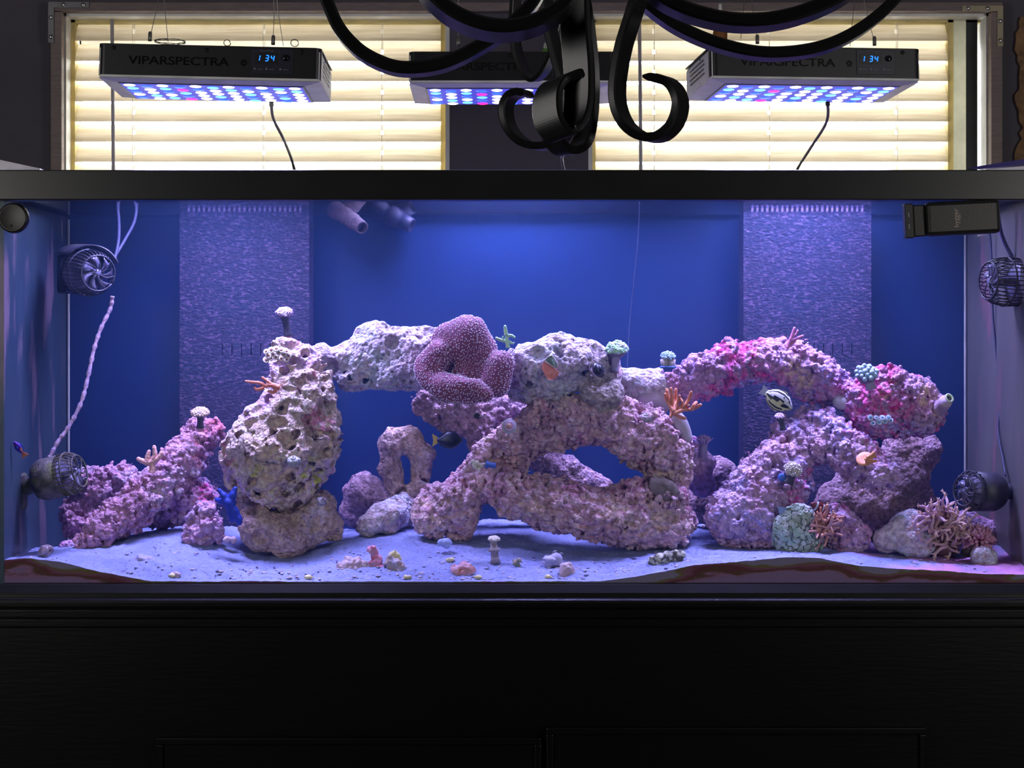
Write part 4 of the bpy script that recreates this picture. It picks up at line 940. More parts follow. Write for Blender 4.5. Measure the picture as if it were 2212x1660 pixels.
stalked('small lavender coral frag on a black stalk under the striped fish', 1684, 902, 3.46, 9, 34, 2.6, LAV, (1692,930,7), flat=.8, seed=8)
stalked('pale blue bubble coral cluster where the right bridge meets the magenta crown', 1872, 812, 3.47, 23, 30, 6.0, SKY, (1882,842,12), LSTALK, flat=.95, seed=9, spread=1.4)
# zoanthid mats: every disc is a part
def zoa(label, spots, Y, r, m1, m2, tilt=(-.1,-.9,.5), seed=2):
    rr = random.Random(seed); c = PT(sum(s[0] for s in spots)/len(spots), max(s[1] for s in spots), Y)
    t = thing('zoanthid_colony', label, 'coral', c)
    for s in spots:
        y = Y+(s[2] if len(s) > 2 else 0); k = U(r*rr.uniform(.85,1.15), y); n = A(tilt)+A((rr.uniform(-.3,.3),0,rr.uniform(-.2,.2)))
        o = MB().lathe([(k*.4,-.006),(k*.55,-.001),(k,.0004),(k*1.02,.0012),(k*.8,.0016),(k*.45,.0008),(k*.2,.0010)], PT(s[0],s[1],y), n, 14).build('polyp_disc', m1, t, True)
        MB().lathe([(k*.48,.0010),(k*.3,.0019),(k*.05,.002)], PT(s[0],s[1],y), n, 10).build('disc_eye', m2, o, True)
zoa('cream-rimmed brown button polyps clustered on the tower top', [(575+11*i+ (5 if j%2 else 0), 772-9*j+abs(i-2)*3, (-.004*j)+.004*abs(i-2)) for j in range(3) for i in range(5)], 3.455, 6.5, CREAM, c3('brown_mouth',(.30,.12,.07)))
zoa('white and blue button polyps on the shaded lobe of the magenta crown', [(1880+13*i+(6 if j%2 else 0), 903+12*j-(2*i if j else 0)) for j in range(2) for i in range(4)], 3.44, 6, c3('ice_white_disc',(.62,.72,.85)), c3('blue_eye',(.15,.35,.6)))
# --- orange and white cup coral plate
t = thing('cup_coral', 'orange cup coral with a white-rimmed green upper half on the dome rock', 'coral', PT(1190,822,3.46))
def plate(pts, m, nm, par, Y=3.465, th=.006, rim=None):
    MB().prism([PT(a,b,Y+.004*math.sin(a*.2)) for a,b in pts], (0,th,0)).build(nm, m, par)
    if rim: MB().tube([PT(a,b,Y-.001) for a,b in pts]+[PT(*pts[0],Y-.001)], U(1.5,Y), 6).build('rim', rim, par, True)
plate([(1173,783),(1171,795),(1177,810),(1185,822),(1197,820),(1205,812),(1208,804),(1200,797),(1188,790),(1178,782)], c3('orange_cup_skin',(.80,.20,.12),col2=(.85,.34,.24),nscale=120,bump=.7,bscale=400), 'orange_lobe', t)
plate([(1177,779),(1184,771),(1192,768),(1199,777),(1205,789),(1203,797),(1190,790)], c3('grey_green_cup_skin',(.24,.34,.22),bump=.7,bscale=400), 'green_lobe', t, rim=CREAM)
# --- violet fans and flower-like corals
def feather(label, px, py, Y, r, m, n=60, up=(0,-.3,1), seed=3, base=None, sm=LSTALK, cat='coral', nm='flower_coral'):
    rr = random.Random(seed); c = PT(px,py,Y); t = thing(nm, label, cat, PT(*(base or (px,py+r)),Y)); mb = MB(); k = U(r,Y); u = A(up).normalized()
    for i in range(n):
        th = rr.uniform(0,2*PI); el = rr.uniform(.1,1.2); d = (A((math.cos(th)*math.sin(el), math.sin(th)*math.sin(el), math.cos(el)))+u*.4).normalized()
        mb.tube([c+d*k*.25, c+d*k*.7+A((0,0,k*.08)), c+d*k+A((rr.uniform(-1,1),0,rr.uniform(-.3,1)))*k*.15], [k*.06,k*.06,k*.03], 5)
    o = mb.build('tentacles', m, t, True); o['kind'] = 'stuff'
    MB().tube([PT(*(base or (px,py+r)),Y), c+A((0,0,k*.3))], [k*.42,k*.36], 10).build('stalk', sm, t, True)
    return t
feather('lavender feathery flower coral on the violet rock stub', 1520, 966, 3.54, 24, LAV, 110, base=(1517,990))
# rose frag disc, snails
def disc(label, px, py, Y, r, m1, m2, dirv=(0,-.95,.25)):
    t = thing('frag_disc', label, 'coral', PT(px,py+r,Y)); k = U(r,Y)
    MB().lathe([(k*.5,-.010),(k*.6,-.002),(k,0),(k*1.02,.003),(k*.9,.004)], PT(px,py,Y), dirv, 24).build('disc', m1, t, True)
    MB().lathe([(k*.78,.004),(k*.6,.0055),(k*.45,.005)], PT(px,py,Y), dirv, 20).build('crust', m2, t, True)
    MB().lathe([(k*.42,.005),(k*.3,.009),(k*.05,.010)], PT(px,py,Y), dirv, 16).build('centre_polyp', c3('apricot_polyp',(.75,.42,.35)), t, True)
disc('round lavender frag disc with apricot centre on the knobbly leg', 1100, 922, 3.46, 16, c3('grey_ceramic_disc',(.55,.52,.60)), LAV)
def snail(label, px, py, Y, r, m, m2=None, dirv=(.5,-.6,.6), name='snail'):
    t = thing(name, label, 'snail', PT(px,py+r,Y)); c = PT(px,py,Y); k = U(r,Y); mb = MB(); d = A(dirv).normalized(); q = A((0,0,1)).rotation_difference(d)
    pts = []; rad = []
    for i in range(40):
        a = i*.42; s = 1-i/42; pts.append(c+q @ A((math.cos(a)*k*.5*s, math.sin(a)*k*.5*s, (1-s)*k*1.0-k*.2))); rad.append(k*.52*s+.0003)
    mb.tube(pts, rad, 10); mb.build('shell', m, t, True)
    MB().lathe([(k*.62,-.002),(k*.7,0),(k*.6,.001)], c-q@A((0,0,k*.3)), dirv, 14).build('shell_lip', m2 or m, t, True)
snail('dark round snail shell crusted lavender at the top, right edge of the dome rock', 1292, 800, 3.45, 20, c3('near_black_shell',(.02,.02,.03),rough=.35), LAV, (.7,-.5,.3))
snail('grey and silver snail shell on the base rock under the tower', 694, 1084, 3.44, 13, c3('silver_brown_shell',(.45,.42,.45),col2=(.15,.10,.10),nscale=200,rough=.35))
snail('green-grey ribbed snail shell on the face of the tower', 634, 996, 3.415, 17, c3('grey_green_shell',(.32,.36,.30),col2=(.60,.58,.66),nscale=120,bump=1,bscale=200), None, (.1,-.6,.8))
snail('white-tipped thin snail on the maroon rock below the leather coral', 1030, 898, 3.52, 10, c3('white_black_shell',(.6,.6,.62),col2=(.03,.03,.04),nscale=70,contrast=(.48,.52)), None, (.2,-.3,1))
snail('snail with rosy tip and white shell on the crest of the pink arch', 1398, 902, 3.45, 16, c3('white_rosy_shell',(.62,.58,.64),col2=(.30,.12,.12),nscale=90,bump=.6,bscale=200), c3('green_grey_lip',(.30,.34,.30)), (-.1,-.5,.9))
snail('brown round snail on the sand in the lower left corner', 97, 1190, 3.36, 18, c3('brown_grey_shell',(.34,.26,.30),col2=(.20,.14,.16),nscale=90,rough=.4), None, (-.3,-.5,.7))
snail('dark small snail lying on the open sand, left of its pair', 1198, 1196, 3.40, 8, c3('slate_shell',(.12,.14,.17),rough=.35), None, (-.5,-.6,.3))
snail('dark small snail lying on the open sand, right of its pair', 1213, 1199, 3.40, 7, c3('slate_shell_b',(.10,.11,.15),rough=.35), None, (.5,-.6,.3))
# white putty lumps
for lab, pts_, Y_ in (('smooth white putty pad left of the terracotta finger coral', [(1395,862,24),(1420,850,22),(1428,880,18),(1405,885,18),(1410,868,20)], 3.538), ('smooth white putty lobe hanging on the right shoulder of the pink arch', [(1462,900,13),(1472,915,14),(1480,932,12),(1485,948,9)], 3.485), ('round white putty dab under the right end of the bridge', [(1810,868,12),(1820,874,9)], 3.520)):
    tag(blob_obj('epoxy_putty', [px_path([q], Y_) for q in pts_], EPOXY, h=.002, kind='smooth', k=.016, sy=.6), lab, 'putty')
# moss cushion
tag(blob_obj('moss_cushion', [px_path([(1425,1052,22),(1446,1062,22)], 3.448)], c3('olive_fuzzy_moss',(.17,.13,.08),col2=(.28,.21,.18),nscale=90,bump=1,bscale=700), h=.0018, kind='nubby', amp=.4, sy=.5), 'fuzzy olive moss cushion on the right end of the pink arch', 'moss')
# tube sponge on the far right
t = thing('tube_sponge', 'lilac tube sponge with a pale green mouth at the far right of the reef', 'sponge', PT(2020,895,3.5))
pts = cr([PT(2012,900,3.52), PT(2030,882,3.50), PT(2044,866,3.475)], 4)
MB().tube(pts, [U(v,3.5) for v in (13,13,14,15,16,16,15,15,14)][:len(pts)], 14).build('tube', c3('lilac_sponge_skin',(.45,.30,.45),col2=(.55,.42,.42),nscale=70,bump=.6,bscale=300), t, True)
dv = A((.35,-.75,.45))
MB().lathe([(U(10,3.47),0),(U(11,3.47),.002),(U(8,3.47),.003),(U(6,3.47),0)], PT(2050,861,3.463), dv, 18).build('mouth_rim', c3('pale_green_rim',(.62,.75,.45)), t, True)
MB().lathe([(U(6,3.47),.0005),(U(4,3.47),.001)], PT(2050,861,3.463), dv, 12).build('mouth', c3('dark_mouth',(.05,.07,.06)), t, True)
# green cup-coral mound: a dome of many little cups
t = thing('cup_coral_mound', 'green-grey mound of small cup corals in front of the big lilac leg', 'coral', PT(1718,1188,3.44))
bd = blob_obj('mound', [px_path(p_, 3.44) for p_ in ([(1722,1128,38),(1712,1155,42)], [(1740,1120,28),(1700,1140,30)], [(1745,1165,30)])], RK['green'], h=.0024, kind='rough', parent=t, amp=.7)
rr = random.Random(9); occ = set(); cups = MB(); n_c = 0
for p_ in rr.sample(list(bd.data.polygons), len(bd.data.polygons)):
    if p_.normal.y > .2: continue
    key = tuple(int(math.floor(v/.0088)) for v in p_.center)
    if key in occ: continue
    occ.add(key); n_c += 1; k = .0042*rr.uniform(.8,1.25)
    cups.lathe([(k*.6,-.001),(k*.9,.0015),(k,.0028),(k*.8,.0030),(k*.4,.0008)], A(p_.center)+A(bd['_org']), p_.normal, 9)
o = cups.build('cups', c3('pale_green_cups',(.42,.60,.44),col2=(.62,.64,.62),nscale=60), t, True); o['kind'] = 'stuff'
tag(MB().prism([PT(1680,1094,3.42),PT(1700,1098,3.42),PT(1692,1120,3.42),PT(1685,1116,3.42)], (0,.003,0)).build('coral_chip', c3('sky_chip',(.30,.40,.70))), 'pale blue flat chip standing against the top of the green mound', 'chip')
# --- anemones
def anemone(label, roots, Y, L, r, m, tipm, n, dirf, seed, base, extra=None, wav=.25):
    rr = random.Random(seed); t = thing('sea_anemone', label, 'anemone', PT(*base,Y)); mb = MB(); tips = MB()
    for i in range(n):
        x, y = rr.choice(roots); x += rr.gauss(0,9); y += rr.gauss(0,9); yy = Y+rr.uniform(-.02,.02); p0 = PT(x,y,yy); d = A(dirf(x,y,rr)).normalized(); l = U(L*rr.uniform(.6,1.25),Y)
        pts = [p0]; dd = d.copy()
        for s in range(7):
            dd = (dd+A((rr.uniform(-1,1),rr.uniform(-1,1),rr.uniform(-1,1)))*wav).normalized(); pts.append(pts[-1]+dd*l/7)
        k = U(r*rr.uniform(.8,1.15),Y); mb.tube(pts, [k*v for v in (1.2,1.15,1.1,1.0,.95,.85,.75,.6)], 6); tips.ball(pts[-1], k*.85, 1); 
        e = pts[-1]
        for q in range(3 if extra else 0):
            tips.tube([e, e+(dd+A((rr.uniform(-1,1),rr.uniform(-1,1),rr.uniform(-.6,1)))*.8).normalized()*k*2.4], [k*.5,k*.2], 5)
    o = mb.build('tentacles', m, t, True); o['kind'] = 'stuff'; o = tips.build('tentacle_tips', tipm, t, True); o['kind'] = 'stuff'; return t
def sweep(x, y, rr): return (-.9+rr.uniform(-.7,1.1) if x < 2030 else rr.uniform(-.4,1.3), -.5+rr.uniform(-.6,.4), .15+rr.uniform(-.6,.8)+(2040-x)*.0)
an = anemone('large flowing lilac anemone with tan tangled tentacles beside the pale boulder', [(2020,1125),(2035,1112),(2055,1125),(2040,1150),(2062,1148),(2022,1160),(2048,1172),(2018,1140)], 3.42, 42, 3.6, c3('lilac_tentacles',(.66,.40,.60),col2=(.52,.36,.30),nscale=14), c3('peach_tips',(.80,.50,.42)), 150, sweep, 5, (2030,1200), True, .34)
blob_obj('column', [px_path([(2030,1140,34),(2040,1170,36)], 3.47)], c3('olive_brown_flesh',(.22,.13,.08),col2=(.30,.20,.12),nscale=40,bump=.5,bscale=200), h=.003, kind='smooth', parent=an)
mb = MB()
for pth in ([(2010,1118),(2002,1098),(2020,1090),(2032,1082)], [(2020,1120),(2022,1104),(2040,1100),(2036,1088)], [(2008,1140),(1985,1150),(1992,1168),(2020,1160),(2040,1150)], [(2000,1120),(1982,1118),(1976,1140),(1990,1160)]): branch([(a,b_,3.40) for a,b_ in pth], 3.40, 4.6, .6, mb)
mb.build('long_tentacles', c3('lilac_long_tentacles',(.68,.44,.68)), an, True)
an2 = anemone('orange bubble-tipped anemone between the green mound and the clownfish', [(1768,1125),(1780,1140),(1775,1155),(1790,1135)], 3.425, 36, 3.4, c3('salmon_tentacles',(.68,.32,.24),col2=(.50,.30,.30),nscale=40), c3('orange_tips',(.85,.42,.26)), 60, lambda x,y,rr: (rr.uniform(-.5,1.0),-.6,rr.uniform(-.3,1)), 8, (1780,1180), False, .22)
# bushy plum coral
t = thing('bushy_coral', 'dark plum knobbly bush coral at the lower right beside the anemone', 'coral', PT(2108,1198,3.42)); mb = MB(); rr = random.Random(12)
for i in range(150):
    d = A((rr.gauss(0,1), rr.gauss(-.4,.7), rr.gauss(.55,.8))).normalized(); c_ = PT(2114,1168,3.41); l = U(rr.uniform(24,34),3.44); e = c_+A((d.x*l*1.1,d.y*l,d.z*l*.95)); e0 = c_+(e-c_)*.35
    mb.tube([e0,e],[U(3.0,3.44),U(3.4,3.44)],6); mb.ball(e, U(4.0,3.44), 1)
o = mb.build('knobs', c3('plum_knobs',(.50,.20,.30),col2=(.62,.32,.45),nscale=90), t, True); o['kind'] = 'stuff'
blob_obj('base', [px_path([(2112,1178,18),(2090,1192,14)], 3.42)], c3('dark_olive_base',(.07,.06,.04)), h=.003, kind='rough', parent=t, amp=.5)

# --- blue sea star draped on the rock
t = blob_obj('sea_star', [px_path(p_, 3.41) for p_ in ([(492,1086,9),(484,1072,6.5),(474,1060,4.5)], [(498,1086,9),(503,1070,7),(508,1056,5)], [(496,1088,9),(508,1105,7.5),(516,1122,7),(517,1130,6)], [(494,1088,9),(498,1108,7),(501,1122,6)], [(490,1086,8,3.41),(478,1084,6,3.42),(468,1080,4.5,3.43)])],
     c3('ultramarine_star_skin',(.008,.03,.34),col2=(.012,.05,.45),nscale=120,bump=.6,bscale=500,rough=.5), h=.0013, kind='smooth', k=.005, amp=.12)
tag(t, 'deep blue sea star draped between the small round rock and tower base', 'starfish')

# --- fish
def fish(name, label, c, axis, up, Ln, Hh, Th, mats, pick, finm, tailm, dors, eye=True, tail=(.30,.8), eyepos=(.16,.12), prof=None):
    """axis points from tail to nose"""
    ax = A(axis).normalized(); u = (A(up)-ax*A(up).dot(ax)).normalized(); s = ax.cross(u); c = A(c)
    def W(a, b, d): return c+ax*a*Ln+u*b*Ln+s*d*Ln                    # local units of body length
    t = thing(name, label, 'fish', c-A((0,0,Hh/2)))
    NU, NV = 28, 28; prof = prof or [(0,.06),(.08,.34),(.22,.74),(.42,1.0),(.62,.92),(.80,.52),(.92,.24),(1,.22)]
    v = []; f = []; fm = []
    for i in range(NU+1):
        q = i/NU; h = np.interp(q,[p[0] for p in prof],[p[1] for p in prof])*Hh/Ln/2; th = min(h, Th/Ln/2*math.sin(PI*min(.98,max(.04,q*.9+.06)))**.6)
        for j in range(NV):
            a = 2*PI*j/NV; v.append(W(.5-q, math.sin(a)*h, math.cos(a)*th))
    for i in range(NU):
        for j in range(NV):
            f.append((i*NV+j,i*NV+(j+1)%NV,(i+1)*NV+(j+1)%NV,(i+1)*NV+j)); fm.append(pick((i+.5)/NU, math.sin(2*PI*(j+.5)/NV)))
    b = MB(); b.add(v, f+[tuple(range(NV-1,-1,-1)), tuple(range(NU*NV,(NU+1)*NV))]); o = b.build('body', mats[0], t, True)
    for m in mats[1:]: o.data.materials.append(m)
    o.data.polygons.foreach_set('material_index', fm+[0,0])
    tl, tw = tail; d = s*.0009
    MB().prism([W(-.46,.10,0)-d/2,W(-.46,-.10,0)-d/2,W(-.52-tl*.8,-tw*Hh/Ln*.5,0)-d/2,W(-.48-tl*.8,0,0)-d/2,W(-.52-tl*.8,tw*Hh/Ln*.5,0)-d/2], d).build('tail_fin', tailm, t)
    hr = Hh/Ln/2
    for sg, nm, ext in ((1,'dorsal_fin',dors[0]),(-1,'anal_fin',dors[1])):
        MB().prism([W(.22,sg*hr*.70,0)-d/2,W(.08,sg*hr*(.9+ext),0)-d/2,W(-.20,sg*hr*(.75+ext),0)-d/2,W(-.40,sg*hr*.55,0)-d/2,W(-.42,sg*hr*.2,0)-d/2,W(0,sg*hr*.6,0)-d/2], d).build(nm, finm, t)
    side = -1 if s.y > 0 else 1
    MB().prism([W(.20,-.02,side*Th/Ln*.45),W(.05,.03,side*Th/Ln*.75),W(.0,-.08,side*Th/Ln*.8),W(.12,-.10,side*Th/Ln*.5)], d).build('pectoral_fin', finm, t)
    if eye:
        e = W(.5-eyepos[0], eyepos[1], side*Th/Ln*.36)
        MB().ball(e, Ln*.034, 2).build('eye', c3('fish_eye_'+name,(.02,.02,.02),rough=.1), t, True)
    return t
YEL = c3('pale_yellow_scales',(.86,.82,.46)); WHT = c3('white_scales',(.85,.84,.88)); BLK = c3('black_scales',(.012,.010,.012),rough=.4)
fz_ = mat('clear_fin',(.5,.5,.62),.4)
def stripes(u_, v_):
    k = (v_+.10*math.sin(u_*3))*3.6+.3; k -= math.floor(k)
    return 2 if k < .42 else (1 if v_ > .1 else 0)
fish('striped_fish','cream and yellow fish with black stripes swimming under the magenta bridge', PT(1683,866,3.43), (.78,-.25,-.52), (.5,0,.85), U(66,3.43), U(46,3.43), U(17,3.43), [YEL,WHT,BLK], stripes, YEL, fz_, (.18,.18), tail=(.24,.5), eyepos=(.40,.165),
     prof=[(0,.10),(.10,.42),(.25,.8),(.45,1.0),(.68,.92),(.85,.6),(.94,.34),(1,.28)])
MBK = c3('maroon_scales',(.16,.012,.015),rough=.4); BAND = c3('white_blue_band',(.55,.75,.95))
fish('clownfish','maroon clownfish with two pale blue bands above the orange anemone', PT(1772,1100,3.415), (-.72,-.35,.42), (.4,0,.9), U(58,3.41), U(27,3.41), U(15,3.41), [MBK,BAND], lambda u_,v_: 1 if (.20 < u_ < .28 or .50 < u_ < .58) else 0, MBK, BAND, (.25,.2), tail=(.22,.8), eyepos=(.10,.06))
NV_ = c3('ink_blue_scales',(.006,.010,.035),rough=.4)
fish('navy_fish','ink blue oval fish with a yellow tail in front of the maroon rock', PT(972,951,3.50), (1,-.15,.02), (0,0,1), U(56,3.5), U(38,3.5), U(16,3.5), [NV_], lambda a,b_: 0, NV_, c3('yellow_tail',(.42,.30,.06)), (.15,.15), tail=(.22,.75), eyepos=(.12,.07))
PUR = c3('violet_scales',(.16,.03,.55)); 
fish('violet_fish','tiny violet and orange fish against the left side pane', PT(40,967,3.36), (-.5,-.3,.75), (.8,0,.5), U(34,3.38), U(14,3.38), U(8,3.38), [PUR,ORG], lambda u_,v_: 1 if u_ > .62 and v_ > 0 else 0, c3('blue_fin',(.05,.2,.8)), ORG, (.5,.3), tail=(.3,1.2), eyepos=(.12,.04))
# --- frag with blue plug on the knobbly leg
t = thing('frag_coral', 'cream polyp frag tipped over on a blue plug on the knobbly leg', 'coral', PT(1045,1012,3.455))
MB().lathe([(U(8,3.45),0),(U(9,3.45),.001),(U(9,3.45),.003),(U(6,3.45),.004),(U(6,3.45),.018)], PT(1050,1004,3.45), (1,-.2,-.12), 18).build('plug', BLUEPLUG, t, True)
mb = MB()
for q in ((1022,998),(1026,1008),(1034,1014),(1030,1000),(1040,1006),(1024,1003)): mb.ball(PT(q[0],q[1],3.45), U(5.5,3.45), 2)
mb.tube([PT(1028,1005,3.45),PT(1050,1004,3.45)], U(4,3.45), 8); mb.build('polyps', CREAM, t, True)
# peg of coral standing in the sand
t = thing('frag_peg', 'ringed grey peg with white polyp top standing in open sand', 'coral', PT(1069,1218,3.40)); Y_ = 3.40
MB().lathe([(U(12,Y_),0),(U(9,Y_),.008),(U(8,Y_),.020),(U(13,Y_),.021),(U(13.5,Y_),.026),(U(8,Y_),.028),(U(7,Y_),.042),(U(8,Y_),.044)], PT(1070,1216,Y_), (-.08,0,1), 18).build('peg', c3('mottled_grey_peg',(.28,.22,.24),col2=(.40,.36,.40),nscale=120,bump=.6,bscale=300), t, True)
fan(PT(1067,1166,Y_), U(11,Y_), 30, U(3.6,Y_), (0,-.2,1), 1.4, None, .45).build('white_polyps', CREAM, t, True)
# shells and rubble on the sand
def shell(label, pts_, Y, m, cat='shell', ridges=True, nm='shell'):
    o = blob_obj(nm, [px_path(p_, Y) for p_ in pts_], m, h=.0016, kind='nubby', amp=.5, k=.006, sy=.8); return tag(o, label, cat)
PKS = c3('pinkish_shell',(.60,.42,.44),col2=(.55,.44,.50),nscale=50,bump=.8,bscale=200,stretch=(3,1,1)); RDS = c3('crimson_crusted_shell',(.72,.14,.26),col2=(.60,.36,.44),nscale=60,bump=.8,bscale=250)
GRS = c3('blue_grey_rubble',(.34,.34,.48),col2=(.50,.36,.30),nscale=70,bump=1,bscale=250); YLS = c3('pale_yellow_chip',(.80,.72,.36)); RST = c3('rusty_pink_shell',(.60,.24,.20),col2=(.62,.42,.56),nscale=60,bump=.9,bscale=250)
shell('pinkish fluted shell half buried in sand, left of the crimson one', [[(740,1228,15),(770,1224,18),(788,1228,14)],[(752,1212,8)]], 3.37, PKS)
shell('crimson-crusted upright shell standing in the front sand', [[(806,1190,12),(812,1204,11)],[(808,1218,12),(822,1236,14)],[(832,1244,10)]], 3.37, RDS)
shell('blue-grey rubble leaning on the crimson shell', [[(842,1212,12),(858,1226,14)],[(864,1240,12),(846,1232,10)]], 3.36, GRS, 'rubble', nm='rubble')
shell('yellow-tan chip atop the blue-grey rubble', [[(850,1198,8),(860,1208,6)]], 3.37, YLS, 'rubble', nm='rubble')
shell('rusty pink domed shell at the front glass left of the ringed peg', [[(990,1240,14),(1012,1236,16)],[(1005,1226,10)]], 3.35, RST)
shell('tall pale pink shell standing at the front glass right of the snails', [[(1226,1246,15),(1228,1230,12)]], 3.345, PKS)
shell('green leafy scrap beside the ringed peg', [[(1114,1216,6)],[(1122,1213,5)],[(1116,1224,4)]], 3.38, c3('leaf_green_scrap',(.14,.30,.20),col2=(.45,.22,.20),nscale=150), 'scrap', nm='seaweed_scrap')
shell('pale violet flat shell lying in front of the two dark snails', [[(1184,1212,11),(1200,1210,12)]], 3.38, c3('violet_white_shell',(.50,.48,.72),bump=.5,bscale=200))
shell('blackish and white crusted clam shell at the front right of centre', [[(1418,1210,10),(1440,1204,11),(1468,1202,11)],[(1412,1218,9)],[(1424,1220,7)]], 3.355, c3('black_white_crust',(.10,.09,.08),col2=(.60,.60,.48),nscale=120,contrast=(.45,.55),bump=1,bscale=250))
shell('faint violet shell ridge in the left foreground sand', [[(300,1212,9),(322,1216,11)]], 3.37, c3('violet_sand_shell',(.46,.42,.66),bump=.6,bscale=200))
shell('dusky pink fragment at the front glass left', [[(380,1250,12)]], 3.335, PKS)
shell('white block chip between the round rock and tower base', [[(492,1164,7),(503,1166,7)]], 3.46, c3('pink_white_chip',(.80,.58,.78)), 'chip', nm='coral_chip')
shell('sky blue nub in the sand before the knobbly leg', [[(955,1172,8),(968,1174,8)]], 3.44, c3('sky_nub',(.40,.48,.85)), 'chip', nm='coral_chip')
# loose chips scattered on the sand: past counting
rr = random.Random(21); mb = MB(); 
for i in range(620):
    px_ = rr.choice((rr.uniform(60,2150), rr.gauss(880,110), rr.gauss(1150,120), rr.gauss(560,200), rr.gauss(1290,120))); Y_ = 3.325+rr.random()**1.6*.12
    if not 20 < px_ < 2190: continue
    s_ = rr.uniform(.0009,.0030)*(1.25 if Y_ < 3.35 else 1); x_ = xx(px_,Y_); mb.ball((x_,Y_,float(sandz(x_,Y_))+s_*.25), (s_*rr.uniform(.8,1.6),s_,s_*.5), 1, .5)
o = mb.build('sand_chips', c3('mixed_sand_chips',(.40,.38,.60),col2=(.66,.52,.52),nscale=24,col3=(.16,.14,.26),n3=60,c3=(.5,.56))); tag(o, 'scattered tiny shell chips lying on the front sand', 'chips', kind='stuff')
for i,(a,b_) in enumerate(((972,1218),(1033,1248),(1185,1250),(880,1245),(372,1258),(666,1256))):
    lab = ['yellow pebble on the open sand left of the rusty shell','bright yellow pebble just right of the rusty pink shell','yellow pebble at the front glass left of the tall pale shell','yellowish pebble at the foot of the blue-grey rubble','cream pebble at the front glass far left, beside the dusky fragment','yellow sliver pebble at the front glass below the tower'][i]
    Yp = 3.40 if i == 0 else 3.33; x_ = xx(a,Yp); tag(MB().ball((x_,Yp,float(sandz(x_,Yp))+.002), (U(9,Yp),U(6,Yp),U(5,Yp)), 2, .6).build('pebble', YLS, None, True), lab, 'pebble', 'yellow pebbles on the sand')

# ============================================================ equipment in and on the tank
PB = c3('matt_black_pump', (.030,.030,.045), rough=.45, col2=(.05,.045,.07), nscale=60, bump=.3, bscale=300)
PM = c3('mossy_black_pump', (.035,.035,.030), rough=.7, col2=(.16,.13,.12), nscale=50, col3=(.10,.11,.03), n3=30, c3=(.5,.6), bump=.9, bscale=250)
PBL = c3('grey_impeller', (.20,.19,.30), rough=.3)
def pump(label, c, axis, L_, r, m, ribs=26, face=True, body=.5, mount=None, shade=False):
    ax = A(axis).normalized(); q = A((0,0,1)).rotation_difference(ax); c = A(c)
    def W(a, rad, h): return c+q @ A((math.cos(a)*rad, math.sin(a)*rad, h))
    t = thing('circulation_pump', label, 'pump', c-A((0,0,r)))
    MB().lathe([(r*.55,-L_*.5),(r*.85,-L_*.46),(r*.96,-L_*.36),(r,-L_*.3),(r,-L_*.5+L_*body),(r*.9,-L_*.5+L_*body+.001)], c, ax, 28).build('motor_body', m, t, True)
    z0 = -L_*.5+L_*body; z1 = L_*.5
    for i in range(ribs):
        a = 2*PI*i/ribs; pts = [W(a, r*.97, z0-.001), W(a, r*1.0, z0+(z1-z0)*.4), W(a, r*.93, z0+(z1-z0)*.75), W(a, r*.76, z1)]
        MB().tube(pts, [.0011]*4, 5).build('cage_rib', m, t, True)
    for rad, h in ((r*.76, z1),(r*1.0, z0+(z1-z0)*.45)):
        MB().tube([W(2*PI*k/28, rad, h) for k in range(29)], .0018, 6).build('cage_ring', m, t, True)
    MB().lathe([(r*.2,z0),(r*.2,z1-.004),(r*.12,z1)], c, ax, 14).build('hub', PBL, t, True)
    MB().lathe([(r*.72,z0+.001),(r*.70,z0+.003)], c, ax, 20).build('inner_plate', PBL, t, True)
    for i in range(7):
        a0 = 2*PI*i/7; v = []
        for k in range(6):
            rad = r*(.16+.56*k/5); a = a0+.5*(k/5)**1.3
            v += [W(a-.14, rad, z1-.012), W(a+.42, rad, z1-.004)]
        mb = MB(); mb.add(v, [(2*k,2*k+1,2*k+3,2*k+2) for k in range(5)]); o = mb.build('impeller_blade', PBL, t, True)
        s_ = o.modifiers.new('solid','SOLIDIFY'); s_.thickness = .0012
        MB().tube([W(a0+.5*(k/5)**1.3, r*(.12+.62*k/5), z1) for k in range(6)], .0010, 5).build('guard_arm', m, t, True)
    if mount:
        mb = MB(); e = A(mount[0]); s0 = W(0,0,-L_*.5)
        mb.tube([s0, s0+(e-s0)*.5, e], [r*.34]*3, 14); mb.ball(s0+(e-s0)*.45, r*.42, 3); mb.build('ball_joint', m, t, True)
        dm = mount[1]; MB().box((e.x-dm[0],e.y-dm[1],e.z-dm[2]),(e.x+dm[0],e.y+dm[1],e.z+dm[2]),.006).build('magnet_mount', m, t, True)
    if shade:
        mb = MB(); seg = 12; v = []
        for k in range(seg+1):
            a = math.radians(20)+math.radians(120)*k/seg
            for h in (-L_*.5, L_*.18): v.append(c+A((math.cos(a)*r*1.22, 0, math.sin(a)*r*1.15))+ax*h)
        mb.add(v, [(2*k,2*k+1,2*k+3,2*k+2) for k in range(seg)]); o = mb.build('hood', m, t, True); s_ = o.modifiers.new('solid','SOLIDIFY'); s_.thickness = .003
    return t
pump('ribbed black pump with radial fan face at the upper left', PT(188,589,3.50), (.58,-.81,-.06), .105, U(50,3.50), PB, 34, body=.30, mount=(PT(140,592,3.56),(.012,.018,.038)), shade=True)
pump('mossy barrel pump pointing right at the lower left', PT(125,1030,3.42), (.93,-.20,.24), .088, U(46,3.42), PM, 30, body=.60, mount=(PT(38,1062,3.44),(.016,.016,.034)))
pump('ribbed black pump cut by the right edge, upper right', PT(2180,609,3.39), (-.96,-.27,.03), .085, U(53,3.39), PB, 34, body=.30, mount=(PT(2225,612,3.42),(.010,.02,.03)))
